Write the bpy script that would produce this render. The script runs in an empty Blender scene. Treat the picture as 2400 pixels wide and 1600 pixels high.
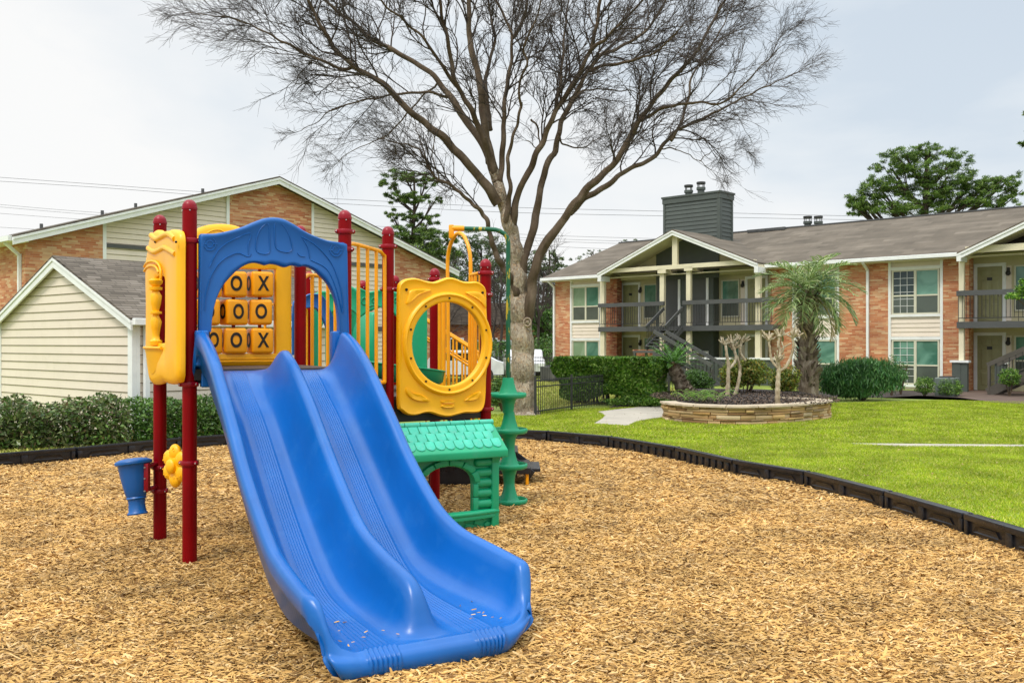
import bpy, bmesh, math, random
import numpy as np
from mathutils import Vector, Matrix
random.seed(7); RS=np.random.RandomState(7)
F=2200.0; H=1.9; Y0=803.0
scn=bpy.context.scene; COL=scn.collection
R=math.radians; PI=math.pi
def pt(px,py,D): return Vector(((px-1200)/F*D, D, H-(py-Y0)/F*D))      # a photo measurement turned into a place at distance D
def gp(px,py,z=0.0):
    D=(H-z)*F/(py-Y0); return Vector(((px-1200)/F*D, D, z))
# ------------------------------------------------------------------ objects
def tag(o,label=None,cat=None,group=None,kind=None):
    if label: o['label']=label
    if cat: o['category']=cat
    if group: o['group']=group
    if kind: o['kind']=kind
    return o
def thing(name,label,cat,loc=(0,0,0),rz=0,group=None):
    o=bpy.data.objects.new(name,None); o.empty_display_size=.2; COL.objects.link(o)
    o.location=loc; o.rotation_euler=(0,0,rz); return tag(o,label,cat,group)
def link(name,me,mat,parent=None):
    o=bpy.data.objects.new(name,me); COL.objects.link(o)
    if mat is not None and not me.materials: me.materials.append(mat)
    if parent is not None: o.parent=parent
    return o
def copy_tree(o,parent=None):
    c=o.copy(); COL.objects.link(c); c.parent=parent
    for ch in list(o.children): copy_tree(ch,c)
    return c
class MB:
    def __init__(s): s.v=[]; s.f=[]
    def add(s,vs,fs):
        n=len(s.v); s.v+= [tuple(v) for v in vs]; s.f+=[tuple(i+n for i in f) for f in fs]; return s
    def box(s,a,b,fr=None):
        x0,y0,z0=a; x1,y1,z1=b
        vs=[(x0,y0,z0),(x1,y0,z0),(x1,y1,z0),(x0,y1,z0),(x0,y0,z1),(x1,y0,z1),(x1,y1,z1),(x0,y1,z1)]
        if fr: vs=[fr(*v) for v in vs]
        return s.add(vs,[(0,3,2,1),(4,5,6,7),(0,1,5,4),(1,2,6,5),(2,3,7,6),(3,0,4,7)])
    def bar(s,p,q,w,h,up=(0,0,1)):
        p=Vector(p);q=Vector(q);d=(q-p).normalized();u=Vector(up)
        if abs(d.dot(u))>.98: u=Vector((0,1,0))
        r=d.cross(u).normalized();u=r.cross(d)
        vs=[]
        for e in (p,q):
            for a,b in ((-1,-1),(1,-1),(1,1),(-1,1)): vs.append(e+r*a*w/2+u*b*h/2)
        return s.add(vs,[(0,1,2,3),(7,6,5,4),(0,4,5,1),(1,5,6,2),(2,6,7,3),(3,7,4,0)])
    def tube(s,pts,r,n=10,cap=True,closed=False):
        pts=[Vector(p) for p in pts]; m=len(pts)
        rr=r if isinstance(r,(list,tuple)) else [r]*m
        vs=[];prev=None
        for i,p in enumerate(pts):
            if closed: d=(pts[(i+1)%m]-pts[i-1]).normalized()
            else: d=(pts[min(i+1,m-1)]-pts[max(i-1,0)])
            d=d.normalized() if d.length>1e-9 else Vector((0,0,1))
            if prev is None:
                a=Vector((0,0,1)) if abs(d.z)<.9 else Vector((1,0,0))
                x=d.cross(a).normalized()
            else: x=(prev-d*prev.dot(d)).normalized()
            prev=x; y=d.cross(x)
            for k in range(n):
                t=2*PI*k/n; vs.append(p+(x*math.cos(t)+y*math.sin(t))*rr[i])
        fs=[]
        for i in range(m if closed else m-1):
            j=(i+1)%m
            for k in range(n):
                l=(k+1)%n; fs.append((i*n+k,i*n+l,j*n+l,j*n+k))
        if cap and not closed: fs+= [tuple(range(n))[::-1], tuple((m-1)*n+k for k in range(n))]
        return s.add(vs,fs)
    def lathe(s,c,prof,n=24,ax=None):
        # prof: (radius,height) pairs round a vertical axis through c
        c=Vector(c); vs=[];fs=[]
        for r,z in prof:
            for k in range(n):
                t=2*PI*k/n; v=Vector((r*math.cos(t),r*math.sin(t),z))
                if ax is not None: v=ax@v
                vs.append(c+v)
        m=len(prof)
        for i in range(m-1):
            for k in range(n):
                l=(k+1)%n; fs.append((i*n+k,i*n+l,(i+1)*n+l,(i+1)*n+k))
        fs+=[tuple(range(n))[::-1], tuple((m-1)*n+k for k in range(n))]
        return s.add(vs,fs)
    def prism(s,poly,y0,y1,fr):
        # poly in (x,z) of a plane frame, extruded along its normal from y0 to y1
        n=len(poly); vs=[fr(x,y0,z) for x,z in poly]+[fr(x,y1,z) for x,z in poly]
        fs=[tuple(range(n)),tuple(range(n,2*n))[::-1]]+[(i,i+n,(i+1)%n+n,(i+1)%n) for i in range(n)]
        return s.add(vs,fs)
    def loops(s,L,closed=True,wrap=False,caps=True):
        # L: list of equally long loops of points
        n=len(L[0]); m=len(L); vs=[p for l in L for p in l]; fs=[]
        for i in range(m if wrap else m-1):
            j=(i+1)%m
            for k in range(n if closed else n-1):
                l=(k+1)%n; fs.append((i*n+k,j*n+k,j*n+l,i*n+l))
        if wrap and not closed and caps:
            fs.append(tuple(i*n for i in range(m))); fs.append(tuple(i*n+n-1 for i in range(m))[::-1])
        return s.add(vs,fs)
    def ico(s,c,r,sub=2,sc=(1,1,1),ax=None):
        bm=bmesh.new(); bmesh.ops.create_icosphere(bm,subdivisions=sub,radius=1)
        vs=[]
        for v in bm.verts:
            w=Vector((v.co.x*sc[0],v.co.y*sc[1],v.co.z*sc[2]))*r
            if ax is not None: w=ax@w
            vs.append(Vector(c)+w)
        fs=[tuple(v.index for v in f.verts) for f in bm.faces]; bm.free(); return s.add(vs,fs)
    def mesh(s,name,smooth=None,bevel=0,seg=2,weld=False):
        me=bpy.data.meshes.new(name); me.from_pydata([tuple(v) for v in s.v],[],s.f)
        bm=bmesh.new(); bm.from_mesh(me)
        if weld: bmesh.ops.remove_doubles(bm,verts=bm.verts,dist=1e-4)
        if bevel:
            es=[e for e in bm.edges if len(e.link_faces)==2 and e.calc_face_angle(0)>R(35)]
            bmesh.ops.bevel(bm,geom=es,offset=bevel,segments=seg,profile=.5,affect='EDGES',clamp_overlap=True)
        bmesh.ops.recalc_face_normals(bm,faces=bm.faces)
        bm.to_mesh(me); bm.free()
        if smooth is not None:
            me.polygons.foreach_set('use_smooth',[True]*len(me.polygons)); me.set_sharp_from_angle(angle=R(smooth))
        me.update(); return me
    def build(s,name,mat,parent=None,smooth=None,bevel=0,seg=2,weld=False):
        return link(name,s.mesh(name,smooth,bevel,seg,weld),mat,parent)
def npmesh(name,V,Q,mat,parent=None,smooth=False):
    """V (N,3), Q (M,k) faces, all of k corners"""
    V=np.asarray(V,dtype=np.float32); Q=np.asarray(Q,dtype=np.int32); k=Q.shape[1]
    me=bpy.data.meshes.new(name); me.vertices.add(len(V)); me.vertices.foreach_set('co',V.ravel())
    me.loops.add(Q.size); me.loops.foreach_set('vertex_index',Q.ravel())
    me.polygons.add(len(Q)); me.polygons.foreach_set('loop_start',np.arange(0,Q.size,k,dtype=np.int32))
    if smooth: me.polygons.foreach_set('use_smooth',np.ones(len(Q),dtype=bool))
    me.update(calc_edges=True); me.validate(verbose=False)
    return link(name,me,mat,parent)
class Plane:
    """vertical plane through ground points A,B ; y>0 is away from the camera side"""
    def __init__(s,A,B,flip=False):
        s.A=Vector((A[0],A[1],0)); d=Vector((B[0]-A[0],B[1]-A[1],0)); s.len=d.length; s.u=d.normalized()
        s.n=Vector((-s.u.y,s.u.x,0))
        if flip: s.n=-s.n
    def __call__(s,x,y,z): return s.A+s.u*x+s.n*y+Vector((0,0,z))
    def uv(s,px,py,o=0):
        d=Vector(((px-1200)/F,1,0)); A=s.A+s.n*o
        D=A.dot(s.n)/d.dot(s.n); return ((d*D-A).dot(s.u), H-(py-Y0)/F*D)
def resample(P,n,closed=False):
    P=[Vector((p[0],p[1])) for p in P]
    if closed: P=P+[P[0]]
    L=[0]
    for i in range(len(P)-1): L.append(L[-1]+(P[i+1]-P[i]).length)
    out=[];j=0; m=n if closed else n-1
    for k in range(n):
        t=L[-1]*k/m
        while j<len(L)-2 and L[j+1]<t: j+=1
        e=(t-L[j])/max(1e-9,L[j+1]-L[j]); q=P[j].lerp(P[j+1],min(max(e,0),1)); out.append((q.x,q.y))
    return out
def smooth2(P,n,closed=False):
    """Catmull-Rom through points then even spacing; works in 2D or 3D"""
    P=[Vector(p) for p in P]; m=len(P); o=[]
    rng=range(m if closed else m-1)
    for i in rng:
        if closed: a,b,c,d=P[i-1],P[i],P[(i+1)%m],P[(i+2)%m]
        else: a,b,c,d=P[max(i-1,0)],P[i],P[i+1],P[min(i+2,m-1)]
        for k in range(8):
            t=k/8; o.append(.5*((2*b)+(c-a)*t+(2*a-5*b+4*c-d)*t*t+(3*b-3*c+d-a)*t**3))
    if not closed: o.append(P[-1])
    if len(P[0])==2: return resample(o,n,closed)
    L=[0]
    for i in range(len(o)-1): L.append(L[-1]+(o[i+1]-o[i]).length)
    out=[];j=0
    for k in range(n):
        t=L[-1]*k/(n-1)
        while j<len(L)-2 and L[j+1]<t: j+=1
        out.append(o[j].lerp(o[j+1],(t-L[j])/max(1e-9,L[j+1]-L[j])))
    return out
def lerp1(x,T):
    if x<=T[0][0]: return T[0][1]
    for (a,b),(c,d) in zip(T,T[1:]):
        if x<=c: return b+(d-b)*(x-a)/(c-a)
    return T[-1][1]
def sst(a,b,x):
    t=min(max((x-a)/(b-a),0),1); return t*t*(3-2*t)
# ------------------------------------------------------------------ materials
MATS={}
def nd(nt,t,**k):
    n=nt.nodes.new(t)
    for a,b in k.items():
        if a in n.inputs.keys(): n.inputs[a].default_value=b
        else: setattr(n,a,b)
    return n
def ramp(nt,stops,interp='LINEAR'):
    n=nt.nodes.new('ShaderNodeValToRGB'); n.color_ramp.interpolation=interp
    while len(n.color_ramp.elements)<len(stops): n.color_ramp.elements.new(.5)
    for e,(p,c) in zip(n.color_ramp.elements,stops): e.position=p; e.color=(*c,1)
    return n
def mth(nt,op,a,b=None,c=None):
    n=nt.nodes.new('ShaderNodeMath'); n.operation=op
    for i,x in enumerate((a,b,c)):
        if x is None: continue
        if isinstance(x,(int,float)): n.inputs[i].default_value=x
        else: nt.links.new(x,n.inputs[i])
    return n.outputs[0]
def newmat(name):
    m=bpy.data.materials.new(name); m.use_nodes=True; nt=m.node_tree; b=nt.nodes['Principled BSDF']; MATS[name]=m
    return m,nt,b
def mix(nt,f,a,b,mode='MIX'):
    n=nt.nodes.new('ShaderNodeMix'); n.data_type='RGBA'; n.blend_type=mode
    for i,x in ((0,f),(6,a),(7,b)):
        if isinstance(x,(int,float)): n.inputs[i].default_value=x
        elif isinstance(x,tuple): n.inputs[i].default_value=(*x,1)
        else: nt.links.new(x,n.inputs[i])
    return n.outputs[2]
def plain(name,c,rough=.5,var=.12,scale=3.0,bump=.0,bscale=60,metal=0,spec=.5,coat=0,rvar=.1,dirt=None,stretch=(1,1,1)):
    m,nt,b=newmat(name); tc=nd(nt,'ShaderNodeTexCoord'); L=nt.links
    mp=nd(nt,'ShaderNodeMapping'); mp.inputs['Scale'].default_value=stretch; L.new(tc.outputs['Object'],mp.inputs[0])
    nz=nd(nt,'ShaderNodeTexNoise',Scale=scale,Detail=5.0); L.new(mp.outputs[0],nz.inputs['Vector'])
    c1=tuple(min(1,x*(1-var)) for x in c); c2=tuple(min(1,x*(1+var)) for x in c)
    r=ramp(nt,[(.3,c1),(.7,c2)]); L.new(nz.outputs['Fac'],r.inputs[0]); out=r.outputs[0]
    if dirt:
        n2=nd(nt,'ShaderNodeTexNoise',Scale=scale*2.7,Detail=8.0,Roughness=.7); L.new(mp.outputs[0],n2.inputs['Vector'])
        rr=ramp(nt,[(.52,(0,0,0)),(.75,(1,1,1))]); L.new(n2.outputs['Fac'],rr.inputs[0])
        out=mix(nt,mth(nt,'MULTIPLY',rr.outputs[0],dirt[3]),out,tuple(dirt[:3]))
    L.new(out,b.inputs['Base Color'])
    mr=nd(nt,'ShaderNodeMapRange'); mr.inputs[3].default_value=max(.02,rough-rvar); mr.inputs[4].default_value=min(1,rough+rvar)
    L.new(nz.outputs['Fac'],mr.inputs[0]); L.new(mr.outputs[0],b.inputs['Roughness'])
    b.inputs['Metallic'].default_value=metal; b.inputs['Specular IOR Level'].default_value=spec
    b.inputs['Coat Weight'].default_value=coat; b.inputs['Coat Roughness'].default_value=.28
    if bump:
        n3=nd(nt,'ShaderNodeTexNoise',Scale=bscale,Detail=4.0); L.new(mp.outputs[0],n3.inputs['Vector'])
        bp=nd(nt,'ShaderNodeBump',Strength=bump,Distance=.01); L.new(n3.outputs['Fac'],bp.inputs['Height']); L.new(bp.outputs[0],b.inputs['Normal'])
    return m
def leafmat(name,cols,rough=.5,trans=.25):
    m,nt,b=newmat(name); L=nt.links
    g=nd(nt,'ShaderNodeNewGeometry'); n=len(cols)
    r=ramp(nt,[((i+.5)/n,c) for i,c in enumerate(cols)]); L.new(g.outputs['Random Per Island'],r.inputs[0])
    tc=nd(nt,'ShaderNodeTexCoord'); nz=nd(nt,'ShaderNodeTexNoise',Scale=1.3,Detail=2.0); L.new(tc.outputs['Object'],nz.inputs['Vector'])
    mr=nd(nt,'ShaderNodeMapRange'); mr.inputs[1].default_value=.3; mr.inputs[2].default_value=.7; mr.inputs[3].default_value=.75; mr.inputs[4].default_value=1.25; L.new(nz.outputs['Fac'],mr.inputs[0])
    hs=nd(nt,'ShaderNodeHueSaturation'); L.new(r.outputs[0],hs.inputs['Color']); L.new(mr.outputs[0],hs.inputs['Value'])
    L.new(hs.outputs[0],b.inputs['Base Color']); b.inputs['Roughness'].default_value=rough; b.inputs['Specular IOR Level'].default_value=.35
    if trans:
        tr=nd(nt,'ShaderNodeBsdfTranslucent'); L.new(hs.outputs[0],tr.inputs[0]); mx=nd(nt,'ShaderNodeMixShader'); mx.inputs[0].default_value=trans
        L.new(b.outputs[0],mx.inputs[1]); L.new(tr.outputs[0],mx.inputs[2]); L.new(mx.outputs[0],nt.nodes['Material Output'].inputs[0])
    return m
def cellmat(name,w,h,cols,mortar,gap=.08,rough=.85,off=.5,bump=.3,axes='xz',mgap=None):
    """courses of w x h cells, each with its own colour; axes: wall (x+y , z) or roof slope (x , |y|)"""
    m,nt,b=newmat(name); L=nt.links; tc=nd(nt,'ShaderNodeTexCoord'); sp=nd(nt,'ShaderNodeSeparateXYZ'); L.new(tc.outputs['Object'],sp.inputs[0])
    X=mth(nt,'ADD',sp.outputs[0],sp.outputs[1]) if axes=='xz' else sp.outputs[0]
    if axes=='yz': X=sp.outputs[1]
    Z=sp.outputs[2]
    zr=mth(nt,'DIVIDE',Z,h); row=mth(nt,'FLOOR',zr); fz=mth(nt,'FRACT',zr)
    wn0=nd(nt,'ShaderNodeTexWhiteNoise',noise_dimensions='1D'); L.new(row,wn0.inputs['W'])
    xr=mth(nt,'ADD',mth(nt,'DIVIDE',X,w),mth(nt,'ADD',mth(nt,'MULTIPLY',row,off),mth(nt,'MULTIPLY',wn0.outputs[0],.4)))
    cx=mth(nt,'FLOOR',xr); fx=mth(nt,'FRACT',xr)
    cb=nd(nt,'ShaderNodeCombineXYZ'); L.new(cx,cb.inputs[0]); L.new(row,cb.inputs[1])
    wn=nd(nt,'ShaderNodeTexWhiteNoise',noise_dimensions='3D'); L.new(cb.outputs[0],wn.inputs['Vector'])
    n=len(cols); r=ramp(nt,[((i+.5)/n,c) for i,c in enumerate(cols)]); L.new(wn.outputs[0],r.inputs[0])
    nz=nd(nt,'ShaderNodeTexNoise',Scale=.8,Detail=6.0,Roughness=.6); L.new(tc.outputs['Object'],nz.inputs['Vector'])
    mr=nd(nt,'ShaderNodeMapRange'); mr.inputs[1].default_value=.3; mr.inputs[2].default_value=.7; mr.inputs[3].default_value=.78; mr.inputs[4].default_value=1.2; L.new(nz.outputs['Fac'],mr.inputs[0])
    hs=nd(nt,'ShaderNodeHueSaturation'); L.new(r.outputs[0],hs.inputs['Color']); L.new(mr.outputs[0],hs.inputs['Value'])
    mg=mgap or gap*h/w
    mask=mth(nt,'MAXIMUM',mth(nt,'LESS_THAN',fz,gap),mth(nt,'LESS_THAN',fx,mg))
    L.new(mix(nt,mask,hs.outputs[0],mortar),b.inputs['Base Color']); b.inputs['Roughness'].default_value=rough; b.inputs['Specular IOR Level'].default_value=.25
    bp=nd(nt,'ShaderNodeBump',Strength=bump,Distance=.01,invert=True); L.new(mask,bp.inputs['Height']); L.new(bp.outputs[0],b.inputs['Normal'])
    return m
RED=plain('maroon_powdercoat',(.22,.0,.002),.42,.15,2,spec=.14,coat=0,bump=.04,bscale=90)
REDC=plain('maroon_clamp',(.26,.001,.010),.35,.1,5,spec=.3,coat=.05)
BLUE=plain('blue_moulded_plastic',(.001,.104,.385),.31,.14,1.6,bump=.03,bscale=140,spec=.36,coat=.18,rvar=.08,dirt=(.03,.17,.46,.4))
BLUE2=plain('blue_panel_plastic',(.001,.098,.355),.4,.08,2,bump=.06,bscale=160)
YEL=plain('yellow_panel_plastic',(.95,.46,.0),.4,.07,2,bump=.05,bscale=140,dirt=(.6,.3,.03,.12))
YELC=plain('amber_cube_plastic',(.93,.37,.0),.42,.06,4,bump=.04)
YELR=plain('yellow_rail_paint',(.90,.36,.0),.35,.07,6)
GRN=plain('green_moulded_plastic',(.003,.33,.15),.4,.1,2.2,bump=.05,bscale=120,dirt=(.1,.35,.24,.3))
GRNR=plain('sunfaded_green_plastic',(.05,.48,.33),.55,.12,8,bump=.08,bscale=100,dirt=(.28,.45,.38,.45))
GPIPE=plain('green_pipe_paint',(.002,.10,.042),.35,.1,5)
def pipe_mat():
    m=plain('chipped_green_pipe',(.002,.10,.042),.4,.1,5); nt=m.node_tree; b=nt.nodes['Principled BSDF']; L=nt.links
    src=b.inputs['Base Color'].links[0].from_socket
    tc=nd(nt,'ShaderNodeTexCoord'); mp=nd(nt,'ShaderNodeMapping'); mp.inputs['Scale'].default_value=(22,22,5); L.new(tc.outputs['Object'],mp.inputs[0])
    nz=nd(nt,'ShaderNodeTexNoise',Scale=1.0,Detail=6.0,Roughness=.7); L.new(mp.outputs[0],nz.inputs['Vector'])
    rr=ramp(nt,[(.57,(0,0,0)),(.6,(1,1,1))]); L.new(nz.outputs['Fac'],rr.inputs[0])
    L.new(mix(nt,rr.outputs[0],src,(.5,.38,.02)),b.inputs['Base Color']); return m
GCHIP=pipe_mat()
BLK=plain('black_recycled_plastic',(.012,.012,.015),.3,.3,6,bump=.15,bscale=50,dirt=(.045,.047,.052,.4))
DARK=plain('dark_deck_steel',(.018,.016,.015),.5,.2,5)
DECKM=plain('brown_deck_coating',(.07,.05,.04),.6,.25,20,bump=.3,bscale=60)
INK=plain('black_letter_paint',(.008,.006,.004),.5)
STEEL=plain('bolt_steel',(.55,.52,.5),.3,metal=1)
BOLT=plain('dark_bolt',(.03,.02,.015),.35,metal=.6)
WHITE=plain('white_trim_paint',(.80,.81,.78),.5,.06,3,dirt=(.58,.57,.54,.25))
CREAM=plain('cream_lap_siding',(.77,.67,.55),.6,.04,.9,bump=.06,bscale=30,dirt=(.5,.44,.28,.25))
CREAMP=plain('cream_painted_wood',(.72,.65,.46),.55,.07,2)
TANC=plain('tan_stucco',(.56,.50,.30),.7,.06,2)
CHAR=plain('charcoal_siding',(.072,.086,.074),.55,.1,2,dirt=(.1,.1,.085,.3))
CHARD=plain('charcoal_panel_paint',(.078,.08,.078),.55,.1,2)
BRNP=plain('brown_stair_paint',(.085,.074,.06),.55,.15,3)
OLIVE=plain('olive_door_paint',(.30,.29,.14),.45,.06,3)
FRAMEW=plain('window_frame_cream',(.62,.60,.46),.45,.04,3)
BRICK=cellmat('orange_roman_brick',.30,.066,[(.42,.14,.065),(.58,.27,.14),(.50,.19,.085),(.62,.38,.20),(.54,.22,.10),(.46,.155,.07),(.64,.42,.24)],(.48,.31,.20),.13,bump=.4)
REDBR=cellmat('dark_red_brick',.22,.075,[(.22,.05,.025),(.38,.13,.06),(.30,.09,.04),(.45,.24,.12)],(.30,.2,.13),.16)
SHING=cellmat('brown_asphalt_shingle',.5,.055,[(.085,.066,.056),(.115,.09,.075),(.14,.112,.094),(.1,.08,.068),(.16,.13,.108)],(.07,.055,.047),.10,rough=.95,bump=.25,axes='x')
SHINGF=cellmat('brown_shingle_roof',.8,.13,[(.118,.098,.074),(.138,.115,.088),(.165,.138,.106),(.128,.106,.08)],(.112,.092,.07),.07,rough=.95,bump=.15,axes='x')
def glass(name,c,c2,rough=.06):
    m,nt,b=newmat(name); L=nt.links; tc=nd(nt,'ShaderNodeTexCoord'); nz=nd(nt,'ShaderNodeTexNoise',Scale=.9,Detail=3.0,Distortion=1.2); L.new(tc.outputs['Object'],nz.inputs['Vector'])
    r=ramp(nt,[(.38,c),(.62,c2)]); L.new(nz.outputs['Fac'],r.inputs[0]); L.new(r.outputs[0],b.inputs['Base Color'])
    b.inputs['Roughness'].default_value=rough; b.inputs['Specular IOR Level'].default_value=.5; b.inputs['Coat Weight'].default_value=.25; b.inputs['Coat Roughness'].default_value=.02
    return m
GLG=glass('green_tinted_pane',(.06,.17,.12),(.16,.33,.25)); GLD=glass('dark_pane',(.012,.03,.025),(.03,.05,.045)); GLB=glass('blind_backed_pane',(.20,.30,.18),(.28,.38,.26))
GLS=glass('grey_screen_pane',(.07,.085,.07),(.09,.11,.09),.3)
def bark(name,c1,c2,c3,sc=6):
    m,nt,b=newmat(name); L=nt.links; tc=nd(nt,'ShaderNodeTexCoord'); mp=nd(nt,'ShaderNodeMapping'); mp.inputs['Scale'].default_value=(1,1,.45); L.new(tc.outputs['Object'],mp.inputs[0])
    nz=nd(nt,'ShaderNodeTexNoise',Scale=sc,Detail=8.0,Roughness=.7); L.new(mp.outputs[0],nz.inputs['Vector'])
    r=ramp(nt,[(.3,c1),(.5,c2),(.68,c3)]); L.new(nz.outputs['Fac'],r.inputs[0]); L.new(r.outputs[0],b.inputs['Base Color']); b.inputs['Roughness'].default_value=.9; b.inputs['Specular IOR Level'].default_value=.2
    vo=nd(nt,'ShaderNodeTexVoronoi',Scale=sc*3); L.new(mp.outputs[0],vo.inputs['Vector'])
    bp=nd(nt,'ShaderNodeBump',Strength=.6,Distance=.02); L.new(mix(nt,.5,nz.outputs['Fac'],vo.outputs[0]),bp.inputs['Height']); L.new(bp.outputs[0],b.inputs['Normal'])
    return m
BARK=bark('mottled_bark',(.10,.075,.05),(.27,.22,.16),(.46,.40,.32),5)
def flaky(name):
    m,nt,b=newmat(name); L=nt.links; tc=nd(nt,'ShaderNodeTexCoord'); mp=nd(nt,'ShaderNodeMapping'); mp.inputs['Scale'].default_value=(1,1,.55); L.new(tc.outputs['Object'],mp.inputs[0])
    n0=nd(nt,'ShaderNodeTexNoise',Scale=6.0,Detail=5.0); L.new(mp.outputs[0],n0.inputs['Vector']); wp=mix(nt,.22,mp.outputs[0],n0.outputs['Color'],'ADD')
    vo=nd(nt,'ShaderNodeTexVoronoi',Scale=30.0); L.new(wp,vo.inputs['Vector']); sp=nd(nt,'ShaderNodeSeparateColor'); L.new(vo.outputs['Color'],sp.inputs[0])
    r=ramp(nt,[(.1,(.20,.15,.10)),(.3,(.32,.25,.17)),(.5,(.40,.33,.24)),(.7,(.30,.25,.18)),(.82,(.50,.43,.33)),(.95,(.38,.26,.15))]); L.new(sp.outputs[0],r.inputs[0])
    n1=nd(nt,'ShaderNodeTexNoise',Scale=2.2,Detail=6.0); L.new(mp.outputs[0],n1.inputs['Vector']); mr=nd(nt,'ShaderNodeMapRange'); mr.inputs[1].default_value=.3; mr.inputs[2].default_value=.7; mr.inputs[3].default_value=.65; mr.inputs[4].default_value=1.25; L.new(n1.outputs['Fac'],mr.inputs[0])
    hs=nd(nt,'ShaderNodeHueSaturation'); L.new(r.outputs[0],hs.inputs['Color']); L.new(mr.outputs[0],hs.inputs['Value']); L.new(hs.outputs[0],b.inputs['Base Color']); b.inputs['Roughness'].default_value=.9
    bp=nd(nt,'ShaderNodeBump',Strength=.8,Distance=.02); L.new(vo.outputs['Distance'],bp.inputs['Height']); L.new(bp.outputs[0],b.inputs['Normal']); return m
BARK=flaky('flaky_bark')
LIMB=bark('limb_bark',(.055,.038,.024),(.105,.075,.048),(.165,.125,.085),3)
TWIG=plain('twig_bark',(.06,.045,.036),.9,.3,2)
PBARK=bark('dark_pine_bark',(.03,.022,.018),(.07,.05,.04),(.12,.095,.08),4)
PALMB=bark('palm_boot_bark',(.07,.05,.035),(.19,.145,.10),(.38,.32,.25),9)
PALE=bark('pale_smooth_bark',(.22,.16,.09),(.44,.36,.24),(.62,.56,.44),6)
CONC=plain('concrete_walk',(.42,.38,.31),.85,.12,1.5,bump=.25,bscale=80,dirt=(.3,.26,.2,.4))
IRON=plain('black_iron',(.03,.03,.028),.5,.2,4)
STONE=None
def chipmat(name,cols,rough=.8):
    m=leafmat(name,cols,rough,0); return m
STONE=chipmat('stacked_sandstone',[(.22,.12,.05),(.44,.27,.12),(.56,.40,.22),(.42,.24,.08),(.60,.46,.28),(.30,.21,.13),(.52,.34,.14)],.85)
CAPST=plain('flagstone_cap',(.50,.41,.29),.85,.2,4,bump=.3,bscale=30)
MULCH=plain('dark_bark_mulch',(.045,.035,.03),.95,.6,30,bump=1,bscale=40,dirt=(.16,.10,.07,.5))
# ================================================================== world, sun, camera
w=bpy.data.worlds.new('World'); scn.world=w; w.use_nodes=True; nt=w.node_tree; L=nt.links
bg=nt.nodes['Background']; bg.inputs[1].default_value=.12
SUN_EL,SUN_AZ=58,R(215)
sky=nd(nt,'ShaderNodeTexSky',sky_type='NISHITA'); sky.sun_disc=False; sky.sun_elevation=R(SUN_EL); sky.sun_rotation=SUN_AZ; sky.dust_density=2
tc=nd(nt,'ShaderNodeTexCoord'); mp=nd(nt,'ShaderNodeMapping'); mp.inputs['Scale'].default_value=(1,1,2.6); mp.inputs['Location'].default_value=(.35,.1,.1); L.new(tc.outputs['Generated'],mp.inputs[0])
n1=nd(nt,'ShaderNodeTexNoise',Scale=1.7,Detail=9.0,Roughness=.52,Distortion=.25); L.new(mp.outputs[0],n1.inputs['Vector'])
n2=nd(nt,'ShaderNodeTexNoise',Scale=.9,Detail=4.0); L.new(mp.outputs[0],n2.inputs['Vector'])
r1=ramp(nt,[(.37,(4.5,5.05,5.6)),(.45,(5.2,5.6,5.95)),(.52,(5.85,6.05,6.2)),(.62,(6.5,6.5,6.45))]); L.new(n1.outputs['Fac'],r1.inputs[0])
r2=ramp(nt,[(.3,(.82,.82,.82)),(.6,(.97,.97,.97))]); L.new(n2.outputs['Fac'],r2.inputs[0])
sx=nd(nt,'ShaderNodeSeparateXYZ'); L.new(tc.outputs['Generated'],sx.inputs[0])
zr=nd(nt,'ShaderNodeMapRange',interpolation_type='SMOOTHSTEP'); zr.inputs[1].default_value=.30; zr.inputs[2].default_value=.95; zr.inputs[3].default_value=1; zr.inputs[4].default_value=2.8; L.new(sx.outputs[2],zr.inputs[0])
vm=nd(nt,'ShaderNodeVectorMath',operation='SCALE'); L.new(mix(nt,r2.outputs[0],sky.outputs[0],r1.outputs[0]),vm.inputs[0]); L.new(zr.outputs[0],vm.inputs['Scale']); L.new(vm.outputs[0],bg.inputs[0])
sl=bpy.data.lights.new('sun','SUN'); sl.energy=1.5; sl.angle=R(14); sl.color=(1,.95,.87)
so=bpy.data.objects.new('sun',sl); COL.objects.link(so)
sd=Vector((math.sin(SUN_AZ)*math.cos(R(SUN_EL)),math.cos(SUN_AZ)*math.cos(R(SUN_EL)),math.sin(R(SUN_EL))))
so.rotation_euler=sd.to_track_quat('Z','Y').to_euler(); so.location=(0,0,30)
cam=bpy.data.cameras.new('camera'); co=bpy.data.objects.new('camera',cam); COL.objects.link(co); scn.camera=co
cam.lens=33; cam.sensor_width=36; cam.shift_y=3/2400; cam.clip_end=3000; cam.clip_start=.05
co.location=(0,0,H); co.rotation_euler=(R(90),0,0)
scn.view_settings.view_transform='Standard'; scn.view_settings.look='None'; scn.view_settings.exposure=.33; scn.view_settings.gamma=1
scn.cycles.max_bounces=7
# ================================================================== ground
BP=[gp(-200,1120),gp(0,1090),gp(178,1076),gp(288,1066),gp(360,1058),gp(467,1045),gp(543,1039),gp(700,1031),gp(900,1026),gp(1060,1024),gp(1200,1025.5),gp(1283,1033),gp(1428,1047),gp(1584,1075),gp(1719,1108),gp(1887,1138),gp(2076,1190),gp(2262,1248),Vector((4.62,7.85,0)),Vector((4.6,6.3,0)),Vector((4.3,4.6,0)),Vector((3.9,3,0))]
GM=plain('lawn_ground',(.20,.26,.035),.9,.3,.5,bump=.6,bscale=70,dirt=(.24,.24,.05,.6))
def lawn_z(x,y): return .085
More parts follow.
